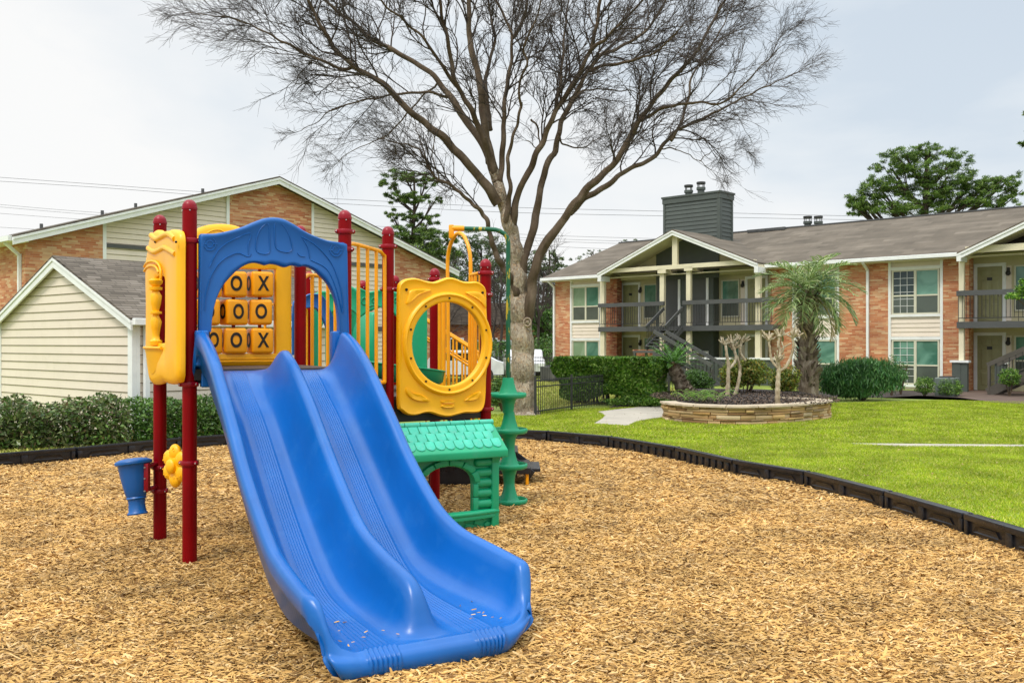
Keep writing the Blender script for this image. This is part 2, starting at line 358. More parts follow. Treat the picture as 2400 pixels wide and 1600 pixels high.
# one ground sheet with the play bed cut lower
bm=MB()
big=[(-700,-60),(700,-60),(700,900),(-700,900)]
bm.add([(x,y,.0) for x,y in big],[(0,1,2,3)])
g=bm.build('ground',plain('far_ground',(.15,.16,.08),.95,.3,.2,bump=.4,bscale=30)); tag(g,kind='structure')
# lawn: border line outwards
far=[Vector((60,-3,0)),Vector((60,70,0)),Vector((-60,70,0)),Vector((-60,13,0))]
def flat(name,P,z,mat,kind='structure'):
    me=bpy.data.meshes.new(name); bmm=bmesh.new(); f=bmm.faces.new([bmm.verts.new((p[0],p[1],z)) for p in P]); bmesh.ops.triangulate(bmm,faces=[f])
    bmesh.ops.recalc_face_normals(bmm,faces=bmm.faces)
    if sum(q.normal.z for q in bmm.faces)<0: bmesh.ops.reverse_faces(bmm,faces=bmm.faces)
    bmm.to_mesh(me); bmm.free(); o=link(name,me,mat); return tag(o,kind=kind)
out=BP+[Vector((60,3,0)),Vector((60,70,0)),Vector((-60,70,0)),Vector((-60,14,0))]
flat('lawn',out,.085,GM)
# concrete walk
cp=[(1400.7,965),(1412,969),(1417.7,974),(1413,980),(1400,988),(1392,992.6),(1472,997.7),(1484,991),(1499,986),(1530,981),(1575,976),(1640,972),(1640,944),(1574,946),(1506,953),(1440,960)]
flat('path',[gp(x,y,.09) for x,y in cp],.099,CONC)
# narrow drain strip in the lawn and its continuation
flat('drain_path',[gp(x,y,.1) for x,y in [(1985,1037.5),(2400,1041),(2400,1046),(2120,1045),(2040,1041.5)]],.097,CONC)
# house-side mulch strip under the facade planting
flat('mulch_bed',[gp(x,y,.09) for x,y in [(1955,930),(2060,932),(2150,928),(2240,932),(2330,940),(2420,940),(2420,915),(1900,915),(1700,925),(1480,935),(1420,958),(1500,951),(1570,944),(1700,944),(1850,940)]],.103,MULCH)
flat('porch_floor',[gp(x,y,.09) for x,y in [(2245,932),(2330,944),(2460,950),(2460,905),(2240,905)]],.11,plain('brown_porch_slab',(.12,.08,.06),.8,.2,3))
flat('road',[Vector((-30,52,0)),Vector((4,52,0)),Vector((4,66,0)),Vector((-30,66,0))],.092,plain('asphalt',(.06,.06,.06),.9,.2,2,bump=.3))
# ---- play bed: base sheet and loose wood chips
IN=[(p.x,p.y) for p in BP]+[(0,1.5),(-9,1.5),(-11,8)]
def inside(x,y):
    n=len(IN); c=np.zeros(x.shape,bool); j=n-1
    for i in range(n):
        xi,yi=IN[i];xj,yj=IN[j]
        c^=((yi>y)!=(yj>y))&(x<(xj-xi)*(y-yi)/(yj-yi+1e-12)+xi); j=i
    return c
chb=plain('packed_wood_chips',(.36,.22,.08),.95,.5,50,bump=1,bscale=90,dirt=(.12,.06,.02,.8))
flat('playground_bed',[Vector((*p,0)) for p in IN],.006,chb)
def zb(x,y): return .018*np.sin(x*1.7+.6*y)*np.sin(y*1.3-x*.4)+.012*np.sin(x*4.1+1)*np.sin(y*3.3)
def chips(N,x0,x1,y0,y1,ln,wd):
    x=RS.uniform(x0,x1,N); y=RS.uniform(y0,y1,N)
    k=inside(x,y)&(np.abs(x)<y*.62+.5); x=x[k];y=y[k]; n=len(x)
    l=ln*RS.lognormal(0,.38,n)/2; l=np.clip(l,.012,.075); wdt=wd*RS.uniform(.55,1.5,n)/2; th=wdt*RS.uniform(.35,.8,n)
    a=RS.uniform(0,PI,n)*1.0; a=np.where(RS.rand(n)<.55,RS.normal(0,.55,n),a)
    pitch=RS.normal(0,.22,n); roll=RS.normal(0,.5,n)
    z=np.maximum(.012,zb(x,y)+.012)+RS.uniform(0,.024,n)+np.abs(np.sin(pitch))*l*.6
    U=np.stack([np.cos(a)*np.cos(pitch),np.sin(a)*np.cos(pitch),np.sin(pitch)],1)
    S0=np.stack([-np.sin(a),np.cos(a),np.zeros(n)],1); N0=np.cross(U,S0)
    S=S0*np.cos(roll)[:,None]+N0*np.sin(roll)[:,None]; Nn=-S0*np.sin(roll)[:,None]+N0*np.cos(roll)[:,None]
    C=np.stack([x,y,z],1); V=[]
    bend=RS.normal(0,.12,n)
    for (i,j,k2) in ((-1,-.7,0),(-1,.6,0),(0,1,0),(1,.5,0),(1.0,-.4,0),(0,-1,0),(-.8,0,1),(.75,.1,1)):
        V.append(C+U*(l*i)[:,None]+S*(wdt*j+ (bend*l if i==0 else 0))[:,None]+Nn*(th*k2)[:,None])
    V=np.stack(V,1).reshape(-1,3)
    q=np.array([[0,1,6,6],[1,2,7,6],[2,3,7,7],[3,4,7,7],[4,5,6,7],[5,0,6,6]])
    # as triangles and quads mixed -> use triangles only
    t=np.array([[1,0,6],[2,1,6],[2,6,7],[3,2,7],[4,3,7],[5,4,7],[5,7,6],[0,5,6]])
    Q=(np.arange(n)[:,None,None]*8+t[None]).reshape(-1,3); return V,Q
VV=[];QQ=[];o=0
for a in ((150000,-4.2,4.8,4.6,7.6,.044,.0115),(130000,-6.2,5.2,7.6,11,.046,.0125),(100000,-9.5,4.6,11,19.2,.054,.0165)):
    V,Q=chips(*a); VV.append(V); QQ.append(Q+o); o+=len(V)
CH=leafmat('loose_wood_chips',[(.15,.07,.016),(.40,.215,.055),(.53,.305,.09),(.63,.385,.125),(.46,.26,.07),(.28,.145,.036),(.74,.51,.24),(.55,.325,.10),(.61,.365,.115)],.75,0)
n=34; t_=RS.uniform(-.5,.6,n); s_=RS.uniform(2.75,3.2,n)**1.0; an_=R(29.5); xx=-2.145+t_*math.cos(an_)+s_*math.sin(an_); yy=8.325+t_*math.sin(an_)-s_*math.cos(an_)
a=RS.uniform(0,6.28,n); l=RS.uniform(.006,.02,n)[:,None]; C=np.stack([xx,yy,np.full(n,.182)+.03*(3.2-s_)],1); D=np.stack([np.cos(a),np.sin(a),0*a],1); S=np.stack([-np.sin(a),np.cos(a),0*a],1)*.22; Nn=np.array([0,0,1.])
V=np.stack([C-D*l-S*l,C-D*l+S*l,C+S*l*1.2,C+D*l+S*l,C+D*l-S*l,C-S*l*1.2,C-D*l*.8+Nn*l*.25,C+D*l*.8+Nn*l*.25],1).reshape(-1,3); t=np.array([[1,0,6],[2,1,6],[2,6,7],[3,2,7],[4,3,7],[5,4,7],[5,7,6],[0,5,6]])
VV.append(V); QQ.append((np.arange(n)[:,None,None]*8+t[None]).reshape(-1,3)+o)
c=npmesh('wood_chips',np.concatenate(VV),np.concatenate(QQ),CH); tag(c,'golden brown wood chips covering the playground bed','wood chips',kind='stuff')
# ---- lawn grass
EXC=[[tuple(gp(x,y,.09)[:2]) for x,y in [(1975,1037),(2420,1041),(2420,1046),(2120,1045),(2040,1041.5)]],[tuple(gp(x,y,.09)[:2]) for x,y in cp],[(3.7,22.3),(3.75,21.9),(4.2,21.2),(4.9,20.9),(5.8,21.1),(6.9,21.9),(7.6,22.7),(7.7,23.3),(7.2,24),(8,27),(5,28),(4,25)]]
def blades(N,poly,h,w,name,mat,label,yb=None):
    P=np.array(poly); x=RS.uniform(P[:,0].min(),P[:,0].max(),N*3); y=RS.uniform(P[:,1].min(),P[:,1].max(),N*3)
    c=np.zeros(x.shape,bool); j=len(P)-1
    for i in range(len(P)):
        c^=((P[i,1]>y)!=(P[j,1]>y))&(x<(P[j,0]-P[i,0])*(y-P[i,1])/(P[j,1]-P[i,1]+1e-12)+P[i,0]); j=i
    for PP in EXC:
        e=np.zeros(x.shape,bool); j=len(PP)-1
        for i in range(len(PP)):
            e^=((PP[i][1]>y)!=(PP[j][1]>y))&(x<(PP[j][0]-PP[i][0])*(y-PP[i][1])/(PP[j][1]-PP[i][1]+1e-12)+PP[i][0]); j=i
        c&=~e
    x=x[c][:N];y=y[c][:N];n=len(x); a=RS.uniform(0,2*PI,n); hh=h*RS.uniform(.5,1.3,n); ln=RS.normal(0,.7,(n,2))*hh[:,None]
    ww=w*RS.uniform(.6,1.4,n); dx=np.cos(a)*ww;dy=np.sin(a)*ww; z=np.full(n,.085)
    V=np.stack([np.stack([x-dx,y-dy,z],1),np.stack([x+dx,y+dy,z],1),np.stack([x+ln[:,0],y+ln[:,1],z+hh],1)],1).reshape(-1,3)
    o=npmesh(name,V,np.arange(3*n).reshape(-1,3),mat); tag(o,label,'grass',kind='stuff'); return o
GL=leafmat('lawn_blades',[(.20,.32,.006),(.29,.41,.008),(.37,.47,.012),(.46,.50,.03),(.25,.36,.008),(.55,.50,.13)],.6,.3)
rb=[(p.x+.13,p.y+.1) for p in BP[11:19]]
blades(150000,rb+[(7.6,11.5),(9.5,14.5),(9,18),(3,17.5),(.8,18.6)],.03,.006,'grass',GL,'short bright green lawn beside the playground border')
def hole(x,y): return False
p2=[(.5,18.75),(.8,18.7),(3,17.6),(9,18),(9.6,14.5),(14,22),(16.5,26.5),(16,28.5),(13.5,29.5),(9.5,28),(5,27),(1.2,25.5),(.3,24.2),(-1.5,23),(-1.5,19.1)]
blades(190000,p2,.036,.011,'grass',GL,'bright green lawn around the stone planter out to the flats')
GL2=leafmat('dry_lawn_blades',[(.42,.40,.10),(.36,.38,.06),(.52,.47,.16),(.30,.36,.04)],.7,.2)
blades(40000,[(.7,24.5),(2.0,27),(9,33),(2,46),(-4,46),(-2,30)],.06,.02,'grass',GL2,'pale dry grass seen through the iron fence')
blades(26000,[(-12,13.5),(-7.4,15.6),(-6.1,17.7),(-5,18.6),(-2,19.5),(-1.5,20.6),(-6,19.5),(-12,15.5)],.07,.02,'grass',GL2,'dry grass strip under the low hedge')
n=900; x=RS.uniform(.5,12,n); y=RS.uniform(9,27,n); k=(x<y*.55)&(~inside(x,y)); x=x[k];y=y[k]; n=len(x); a=RS.uniform(0,6.28,n)
C=np.stack([x,y,np.full(n,.118)],1); D=np.stack([np.cos(a),np.sin(a),RS.normal(0,.3,n)],1); S=np.stack([-np.sin(a),np.cos(a),RS.normal(0,.3,n)],1); l=.016*RS.uniform(.6,1.6,n)[:,None]
V=np.stack([C-D*l,C-S*l*.5,C+D*l,C+S*l*.5],1).reshape(-1,3); o=npmesh('fallen_leaves',V,np.arange(4*n).reshape(-1,4),leafmat('dry_fallen_leaves',[(.25,.14,.06),(.4,.27,.12),(.16,.09,.05),(.5,.4,.2)],.8,0)); tag(o,'small brown fallen leaves dotted over the lawn','leaves',kind='stuff')
# ================================================================== border timbers
def timber(slots):
    W_=.12
    m=MB(); Ln=1.0
    m.box((0.014,.0,-.03),(Ln-.014,W_,.222))
    f=MB()
    f.box((.012,-.03,.172),(Ln-.012,.01,.23)); f.box((.012,-.026,-.03),(Ln-.012,.01,.035))
    if slots==0:
        for a,b in ((.012,.05),(.47,.53),(.95,.988)): f.box((a,-.026,.035),(b,.01,.172))
        for a in (.1,.58):
            f.add([(a,-.014,.075),(a+.3,-.014,.075),(a+.26,-.018,.14),(a+.04,-.018,.14),(a+.04,.002,.085),(a+.26,.002,.085),(a+.24,.002,.112),(a+.06,.002,.112)],
                  [(0,1,5,4),(1,2,6,5),(2,3,7,6),(3,0,4,7),(4,5,6,7)])
    else:
        for k in range(9):
            a=.012+k*.976/9; f.box((a,-.026,.035),(a+.06,.01,.172))
    return m,f
TM=[]
for k in (0,1):
    m,f=timber(k); me=m.mesh('body',bevel=.012,seg=3,smooth=40); fm=f.mesh('ribbed_face',bevel=.006,seg=2,smooth=40)
    sm=MB(); sm.tube([(1.0,.06,-.03),(1.0,.06,.225)],.028,12); sm.ico((1.0,.06,.227),.02,2,(1,1,.5)); sm.box((.955,-.05,-.01),(1.045,.0,.04)); st=sm.mesh('stake_joint',smooth=40,bevel=.003)
    TM.append((me,fm,st))
joints=[];
# arc-length points along the bed's edge; the joints measured in front of the lawn are kept
pts=[Vector((p.x,p.y,0)) for p in BP]
gq=lambda x,y:Vector((*gp(x,y,.035)[:2],0))
left=[gq(-260,1126),gq(-75,1098),gq(178,1076),gq(425,1050),gq(640,1034),gq(860,1027),gq(1070,1024.5),gq(1283,1033)]
right=[gq(1283,1033),gq(1428,1047),gq(1584,1075),gq(1719,1108),gq(1887,1138),gq(2076,1190),gq(2262,1248),Vector((4.62,7.85,0)),Vector((4.6,6.3,0))]
J=left+right[1:]
names={0:'black plastic border timber at the far left end of the hedge side',1:'black border timber under the left hedge, nearest the photo edge',2:'black border timber under the hedge behind the blue funnel and maroon posts',3:'black border timber seen between the maroon post and the blue slide',4:'black border timber behind the slide under the climber deck',5:'black border timber hidden low behind the playhouse',6:'black border timber just behind the green pod climber',
7:'first whole black border timber right of the pod climber, with two slots',8:'black border timber with a row of open ribs nearest the concrete walk',9:'second ribbed black border timber, before the planter',10:'black slotted border timber just right of the ribbed pair',11:'black slotted border timber, third from the right photo edge',12:'black slotted border timber, second from the right photo edge',13:'black slotted border timber cut by the right photo edge',14:'black border timber at the near right corner'}
for i in range(len(J)-1):
    a,b=J[i],J[i+1]; d=b-a; t=thing('border_timber',names.get(i,'black border timber'),'border timber',(a.x,a.y,0),math.atan2(d.y,d.x),'black plastic timbers edging the play bed')
    v=1 if i in (8,9) else 0
    for nm,me in zip(('body','ribbed_face','stake_joint'),TM[v]):
        o=link(nm,me,BLK,t); o.scale=(d.length,1,1) 
        if nm=='stake_joint': o.scale=(1,1,1); o.location=(d.length-1,0,0)
# ================================================================== PLAY STRUCTURE
PS=thing('play_structure','colourful playground climber with wide blue double slide, maroon posts and yellow panels','play structure',(0,0,0))
def bank(x): return x
P1=(-2.751,8.01);P0=(-3.364,8.97);P2=(-1.539,8.64);Pb=(-2.207,9.78);P3=(-1.267,9.59);P3b=(-1.91,10.77);P5=(-.287,10.2);P4=(-.93,11.3)
C1=((725-1200)/F*11.9,11.9);C2=((850-1200)/F*12.8,12.8);C3=((925-1200)/F*12.3,12.3)
def post(xy,top,r=.0605):
    m=MB(); m.tube([(xy[0],xy[1],-.05),(xy[0],xy[1],top-.09)],r,28)
    o=m.build('post',RED,PS,smooth=40)
    c=MB(); pr=[(r+.004,0),(r+.004,.018)]+[((r+.001)*math.cos(R(a)),.02+.066*math.sin(R(a))) for a in range(0,90,12)]+[(.001,.086)]
    c.lathe((xy[0],xy[1],top-.092),pr,28); c.build('post_cap',REDC,o,smooth=50)
    b=MB(); 
    for a in (-1.2,1.9,-2.4): b.ico((xy[0]+math.cos(a)*(r+.003),xy[1]+math.sin(a)*(r+.003),top-.105),.007,1)
    b.build('rivet',STEEL,o,smooth=60)
    return o
for q,t in ((P1,3.127),(P0,3.127),(P2,3.127),(Pb,3.127),(P3,3.095),(P3b,2.81),(P5,2.817),(P4,2.803),(C1,2.81),(C2,2.755),(C3,2.79)): post(q,t)
def clamp(xy,py,ang=None,arm=None):
    z=H-(py-Y0)/F*xy[1]; m=MB(); r=.0605
    m.lathe((xy[0],xy[1],z-.022),[(r,0),(r+.012,.002),(r+.016,.012),(r+.016,.032),(r+.012,.042),(r,.044)],28)
    for a in (ang or (R(-125),R(-20))):
        d=Vector((math.cos(a),math.sin(a),0)); c=Vector((xy[0],xy[1],z))
        m.tube([c+d*(r-.01),c+d*(r+.016)],.02,14); m.ico(c+d*(r+.016),.0205,2)
    if arm:
        c=Vector((xy[0],xy[1],z)); d=(Vector((*arm,z))-c); d.z=0; m.tube([c,c+d],.022,14)
    o=m.build('clamp',REDC,PS,smooth=45)
    b=MB(); 
    for a in (ang or (R(-125),R(-20))):
        d=Vector((math.cos(a-.5),math.sin(a-.5),0)); b.ico(Vector((xy[0],xy[1],z))+Vector((math.cos(a),math.sin(a),0))*(r+.018)+Vector((0,-.02,0)),.008,1)
    b.build('bolt',STEEL,o,smooth=60)
ua=math.atan2(P2[1]-P1[1],P2[0]-P1[0]); sa=math.atan2(P0[1]-P1[1],P0[0]-P1[0])
clamp(P1,564,(R(-160),ua-.2),(P1[0]+.13,P1[1]+.06)); clamp(P1,900,(R(-150),R(-25)))
clamp(P0,592,(R(170),R(-80))); clamp(P2,543,(R(-150),R(10))); clamp(P2,585,(R(190),R(-20)))
clamp(P3,578,(R(-170),R(-10))); clamp(P3,678,(R(-140),R(-40)),(P3[0]+.13,P3[1]+.05)); clamp(P3,970,(R(-170),R(-40)))
clamp(P5,640,(R(-150),R(-20))); clamp(P5,691,(R(-40),R(-60))); clamp(P5,958,(R(-160),R(-20))); clamp(P4,655,(R(-150),R(-30)))
clamp(P0,1094,(R(180),R(-60))); clamp(P0,1149,(R(180),R(-30))); clamp(P1,1084,(R(180),R(-30))); clamp(C2,705,(R(-120),R(-20)))
# ---- decks
def deck(Q,z,th):
    c=sum((Vector((*q,0)) for q in Q),Vector())/len(Q); P=[Vector((*q,0))+(c-Vector((*q,0)))*.03 for q in Q]
    m=MB(); n=len(P); m.add([(p.x,p.y,z) for p in P]+[(p.x,p.y,z-.02) for p in P],[tuple(range(n)),tuple(range(n,2*n))[::-1]]+[(i,(i+1)%n,(i+1)%n+n,i+n) for i in range(n)])
    o=m.build('deck',DECKM,PS)
    f=MB()
    for i in range(n):
        a,b=P[i],P[(i+1)%n]; f.bar((a.x,a.y,z-.022-th/2),(b.x,b.y,z-.022-th/2),.04,th)
    f.build('deck_frame',DARK,o,bevel=.004)
deck([P1,P2,Pb,P0],1.672,.10); deck([P2,P3,P3b,Pb],1.50,.10); deck([P3,P5,P4,P3b],1.346,.24); deck([C1,P3b,P4,(-.9,12.6),C2],1.35,.12)
# ---- bracket of the slide
m=MB(); a=Plane(P1,P2); x0,z0=a.uv(452,864); x1,z1=a.uv(478,890); m.box((x0,-.07,z1),(x1,-.01,z0),a); m.build('slide_bracket',DARK,PS,bevel=.004)
# ---- double slide
S0=Vector((-2.145,8.325,0)); an=R(29.5); U=Vector((math.cos(an),math.sin(an),0)); Vd=Vector((math.sin(an),-math.cos(an),0))
CZ=[(-.06,1.70),(.0,1.72),(.06,1.80),(.11,1.92),(.16,1.985),(.22,1.99),(.47,1.90),(.8,1.71),(1.27,1.355),(1.61,1.08),(1.96,.85),(2.37,.634),(2.6,.565),(2.9,.505),(3.15,.475),(3.28,.45),(3.4,.43)]
MZ=[(-.06,1.665),(.05,1.67),(.15,1.69),(.25,1.74),(.36,1.81),(.44,1.835),(.52,1.825),(.78,1.71),(1.15,1.47),(1.72,1.04),(2.22,.715),(2.6,.58),(2.9,.50),(3.02,.455),(3.1,.38),(3.15,.28),(3.2,.18),(3.25,.145),(3.4,.14)]
FZ=[(-.06,1.655),(.08,1.653),(.16,1.64),(.3,1.575),(.5,1.45),(.8,1.27),(1.27,.93),(1.61,.685),(1.96,.46),(2.2,.335),(2.45,.25),(2.7,.20),(3.0,.165),(3.2,.155),(3.4,.15)]
def sm(T): 
    P=smooth2([(a,b) for a,b in T],160); return [(p[0],p[1]) for p in P]
CZ,MZ,FZ=sm(CZ),sm(MZ),sm(FZ)
def hw(s,sg=1): return .615+(.215*sst(2.1,3.1,s) if sg>0 else -.012*sst(2.4,3.15,s))
SE=3.36
def section(s):
    """list of (t, z, ribweight, wall) across the whole slide at arc position s"""
    c=lerp1(s,CZ); mz=lerp1(s,MZ); f=lerp1(s,FZ); h=max(c-f,.02); hm=max(mz-f,.0); o=[]
    mid=.06*sst(2.3,3.2,s)
    top=1-.6*sst(.3,0,s)
    def wall(sg):
        W=hw(s,sg)
        k=sst(2.5,3.2,s); base=max(f-.06,.015); zm=(c+f)/2
        return [(sg*(W-.06-.13*k),base),(sg*(W-.02-.09*k),max(f-.015,base)),(sg*(W+.015-.045*k),zm),(sg*(W+.04-.02*k),min(c-.15,c-.15)),(sg*(W+.056),c-.11),(sg*(W+.057),c-.05),(sg*(W+.05),c-.02),(sg*(W+.034),c-.004),(sg*(W+.01),c),(sg*(W-.014),c-.006),(sg*(W-.034),c-.030),(sg*(W-.052),f+h*.68),(sg*(W-.075),f+h*.42),(sg*(W-.105),f+h*.2),(sg*(W-.14),f+h*.075),(sg*(W-.175),f+h*.018)]
    def middle(sg):
        k=hm
        return [(mid+sg*.19,f+k*.01),(mid+sg*.165,f+k*.06),(mid+sg*.125,f+k*.19),(mid+sg*.095,f+k*.42),(mid+sg*.07,f+k*.70),(mid+sg*.048,f+k*.9),(mid+sg*.03,f+k*.975),(mid+sg*.012,f+k*.998)]
    def floor(a,b,s):
        # 7 ribs inside the lane from a to b
        p=.0185+.0105*sst(2.3,3.25,s); st=a+.05+.01*sst(2.3,3.2,s)
        r=[(a+.02,f)]; amp=.0055+.007*sst(3.2,3.33,s)
        for k in range(7):
            for e,w in ((0,0),(.22,.8),(.45,1),(.68,.8),(.9,0)): r.append((st+(k+e)*p,f+w*amp*sst(.02,.1,s)))
        e=st+7*p
        for k in range(1,5): r.append((e+(b-.01-e)*k/5,f))
        return r
    lw=wall(-1); rw=wall(1)[::-1]; ml=middle(-1); mr=middle(1)[::-1]
    return lw+floor(lw[-1][0],ml[0][0],s)+ml+mr+floor(mr[-1][0],rw[0][0],s)+rw
rows=[-.06+ i*.03 for i in range(4)]+[.06+i*.035 for i in range(1,94)]
rows=[r for r in rows if r<3.27]+[3.27,3.3,3.32,3.335,3.35,3.36]
Lp=[]
for s in rows:
    row=[]
    for t,z in section(s):
        e=max(0,(abs(t)-.42)/.33); se=SE-(.17 if t<0 else .14)*min(e,1.15)**2.4
        k=s/SE; ss=s if s<2.7 else 2.7+(s-2.7)*(se-2.7)/(SE-2.7)
        f=lerp1(s,FZ); lipf=sst(SE+.01,SE-.12-.10*min(e,1),s)**.62 ; zz=(f+.012)+(z-f-.012)*lipf if (s>2.9 and z>f+.012) else z
        Wd=hw(s,1 if t>0 else -1)-.03
        if s>2.9 and abs(t)>Wd: t=math.copysign(Wd+(abs(t)-Wd)*max(lipf,.12),t)
        lip=.026*math.exp(-((s-3.315)/.035)**2); zz+=lip
        row.append(S0+U*t+Vd*ss+Vector((0,0,zz)))
    if s>2.95:
        lf=sst(SE+.01,SE-.24,s)**.62
        for a_,b_,c_ in ((range(0,6),6,0),(range(-6,0),-7,1)):
            for q_ in a_:
                d_=abs(q_-b_); row[q_]=(row[b_]+Vector((0,0,-.004*d_))+U*(-.003*d_ if c_==0 else .003*d_)).lerp(row[q_],lf)
    Lp.append(row)
# front roll: the lip turns down to the chips
last=Lp[-1]; sec=section(SE); sec=[sec[6]]*6+sec[6:-6]+[sec[-7]]*6
for ds,dz in ((.018,-.007),(.034,-.026),(.043,-.055),(.040,-.085),(.024,-.115),(.0,-.145)):
    row=[]
    for p,(t,z) in zip(last,sec):
        e=max(0,(abs(t)-.42)/.3); rib=max(0,min(z-lerp1(SE,FZ),.012)) if abs(t)<.6 else 0; p=p+Vd*rib*.9-U*np.sign(t)*e*abs(dz)*.95
        row.append(p+(Vd+U*(.6*np.sign(t)*min(1.2,max(0,(abs(t)-.45)/.3)))).normalized()*ds+Vector((0,0,dz)))
    Lp.append(row)
m=MB(); m.loops(Lp,closed=False)
sl_=m.build('double_slide',BLUE,PS,smooth=60)
md=sl_.modifiers.new('thick','SOLIDIFY'); md.thickness=.006; md.offset=-1
# collars joining slide and arch
for sg in (-1,1):
    m=MB(); c=S0+U*(sg*.60)+Vd*.05
    m.add([],[]); fr=lambda x,y,z:c+U*x+Vd*y+Vector((0,0,z))
    m.box((-.055,-.05,1.70),(.055,.05,2.005),fr); m.build('slide_collar',BLUE,sl_,bevel=.018,smooth=40,seg=3)
# feet of the slide where it hangs on the deck
m=MB(); fr=lambda x,y,z:S0+U*x+Vd*y+Vector((0,0,z)); m.box((-.60,-.02,1.52),(.60,.06,1.645),fr); m.build('slide_bracket',BLUE2,sl_,bevel=.01)
# ---- blue arch over the slide head
ap=Plane(P1,P2)
def zpx(P,o=(300,440),s=3.015): return [(o[0]+x/s,o[1]+y/s) for x,y in P]
def onp(pl,P,off): return [pl.uv(x,y,off) for x,y in P]
outer=zpx([(492,1015),(494,800),(496,560),(497,345),(515,330),(600,328),(700,310),(800,280),(870,250),(950,222),(1020,214),(1090,225),(1160,260),(1230,305),(1300,340),(1400,375),(1480,388),(1528,395),(1537,430),(1540,600),(1542,800),(1548,1028)])
inner=zpx([(580,1018),(590,900),(618,790),(655,710),(700,650),(760,590),(820,550),(880,532),(930,540),(960,550),(1000,540),(1050,548),(1100,564),(1150,550),(1200,562),(1240,556),(1300,580),(1350,625),(1400,680),(1440,760),(1465,850),(1475,960),(1474,1026)])
def strip(pl,outer,inner,off,t,name,mat,parent=None,n=90,side=-1):
    O=smooth2(onp(pl,outer,off),n); I=smooth2(onp(pl,inner,off),n); L_=[]
    prof=[(0,0),(.0,.55),(.015,.85),(.045,1),(.10,1),(.14,.9),(.5,.84),(.84,.9),(.9,1),(.955,1),(.985,.85),(1,.55),(1,0)]
    for w_,h in prof: L_.append([pl(o[0]+(i[0]-o[0])*w_, off+side*t*h, o[1]+(i[1]-o[1])*w_) for o,i in zip(O,I)])
    m=MB(); m.loops(L_,closed=False,wrap=True); return m.build(name,mat,parent or PS,smooth=50)
arch=strip(ap,outer,inner,-.01,.075,'arch_panel',BLUE2)
def relief(pl,lines,off,r,name,mat,parent,o=(300,440),s=3.015,closed=()):
    m=MB()
    for i,l in enumerate(lines):
        q=smooth2(onp(pl,zpx(l,o,s),off),26,closed=i in closed); m.tube([pl(a,off,b) for a,b in q],r,6,closed=i in closed)
    return m.build(name,mat,parent,smooth=60)
ring=lambda cx,cy,rx,ry:[(cx+rx*math.cos(k*PI/5),cy+ry*math.sin(k*PI/5)) for k in range(10)]
relief(ap,[[(540,865),(545,780),(580,640),(640,540),(700,490),(780,460),(850,490),(870,465)],[(575,560),(640,440),(740,370),(865,322),(850,400),(850,470)],
 ring(578,398,42,46),ring(578,398,22,25),[(530,398),(556,398)],[(600,398),(630,398)],
 [(975,255),(930,300),(905,380),(910,450),(960,468),(1000,455),(1000,380),(998,290),(990,255)],[(1040,248),(1035,300),(1040,400),(1060,440),(1130,455),(1160,430),(1140,340),(1100,270),(1060,245)],[(1225,345),(1270,420),(1285,500)],
 [(1225,345),(1330,410),(1430,520),(1490,660),(1515,780),(1518,885)],[(1290,510),(1400,570),(1460,680),(1495,800),(1518,885)],ring(1470,440,42,46),ring(1470,440,22,25),[(1422,440),(1446,440)],[(1494,440),(1518,440)],[(1198,460),(1215,480),(1250,485)]],
 -.078,.0042,'relief_lines',BLUE2,arch,closed=(2,3,6,7,11,12))
for (a,b,c_,d_) in ((505,1015,570,1040),(1480,1024,1542,1045)):
    x0,z0=ap.uv(300+a/3.015,440+b/3.015); x1,z1=ap.uv(300+c_/3.015,440+d_/3.015); m=MB(); m.box((x0,-.06,z1-.02),(x1,.0,z0+.01),ap); m.build('arch_foot',DARK,arch)
# ---- noughts and crosses panel
tp=Plane(P0,Pb)
def holed(pl,outer,inner,cen,y0,loops,name,mat,parent=None,n=120):
    """panel with one opening: outer/inner polygons star-shaped round cen (plane units)"""
    def ray(poly,th):
        d=(math.cos(th),math.sin(th)); best=None
        for i in range(len(poly)):
            a,b=poly[i-1],poly[i]; ex,ey=b[0]-a[0],b[1]-a[1]; den=d[0]*ey-d[1]*ex
            if abs(den)<1e-9: continue
            ax,ay=a[0]-cen[0],a[1]-cen[1]; t=(ax*ey-ay*ex)/den; k=(ax*d[1]-ay*d[0])/den
            if t>0 and -1e-6<=k<=1+1e-6 and (best is None or t>best): best=t
        return best or .01
    ths=set(k*2*PI/n for k in range(n))
    for poly in (outer,inner):
        if len(poly)<24:
            for p in poly: ths.add(math.atan2(p[1]-cen[1],p[0]-cen[0])%(2*PI))
    ths=sorted(ths); Rn=[(ray(inner,t),ray(outer,t),t) for t in ths]; L_=[]
    for mode,dist,y in loops:
        l=[]
        for ri,ro,t in Rn:
            r=ri+dist if mode=='i' else (ro-dist if mode=='o' else ri+(ro-ri)*dist)
            r=min(max(r,ri),ro); l.append(pl(cen[0]+math.cos(t)*r,y0+y,cen[1]+math.sin(t)*r))
        L_.append(l)
    m=MB(); m.loops(L_,closed=True,wrap=True); return m.build(name,mat,parent or PS,smooth=45)
fo=onp(tp,[(392,850),(389,700),(389,600),(398,575),(425,565),(440,556),(455,540),(480,529),(515,526),(550,530),(575,545),(600,562),(640,566),(668,572),(679,582),(679,700),(679,848),(672,856),(530,857),(400,856)],-.03)
fi=onp(tp,[(436,828),(436,720),(436,632),(520,630),(641,632),(641,720),(641,828),(530,829)],-.03)
oc=smooth2(fo[:],90,True); cen=(sum(p[0] for p in fi)/8,sum(p[1] for p in fi)/8)
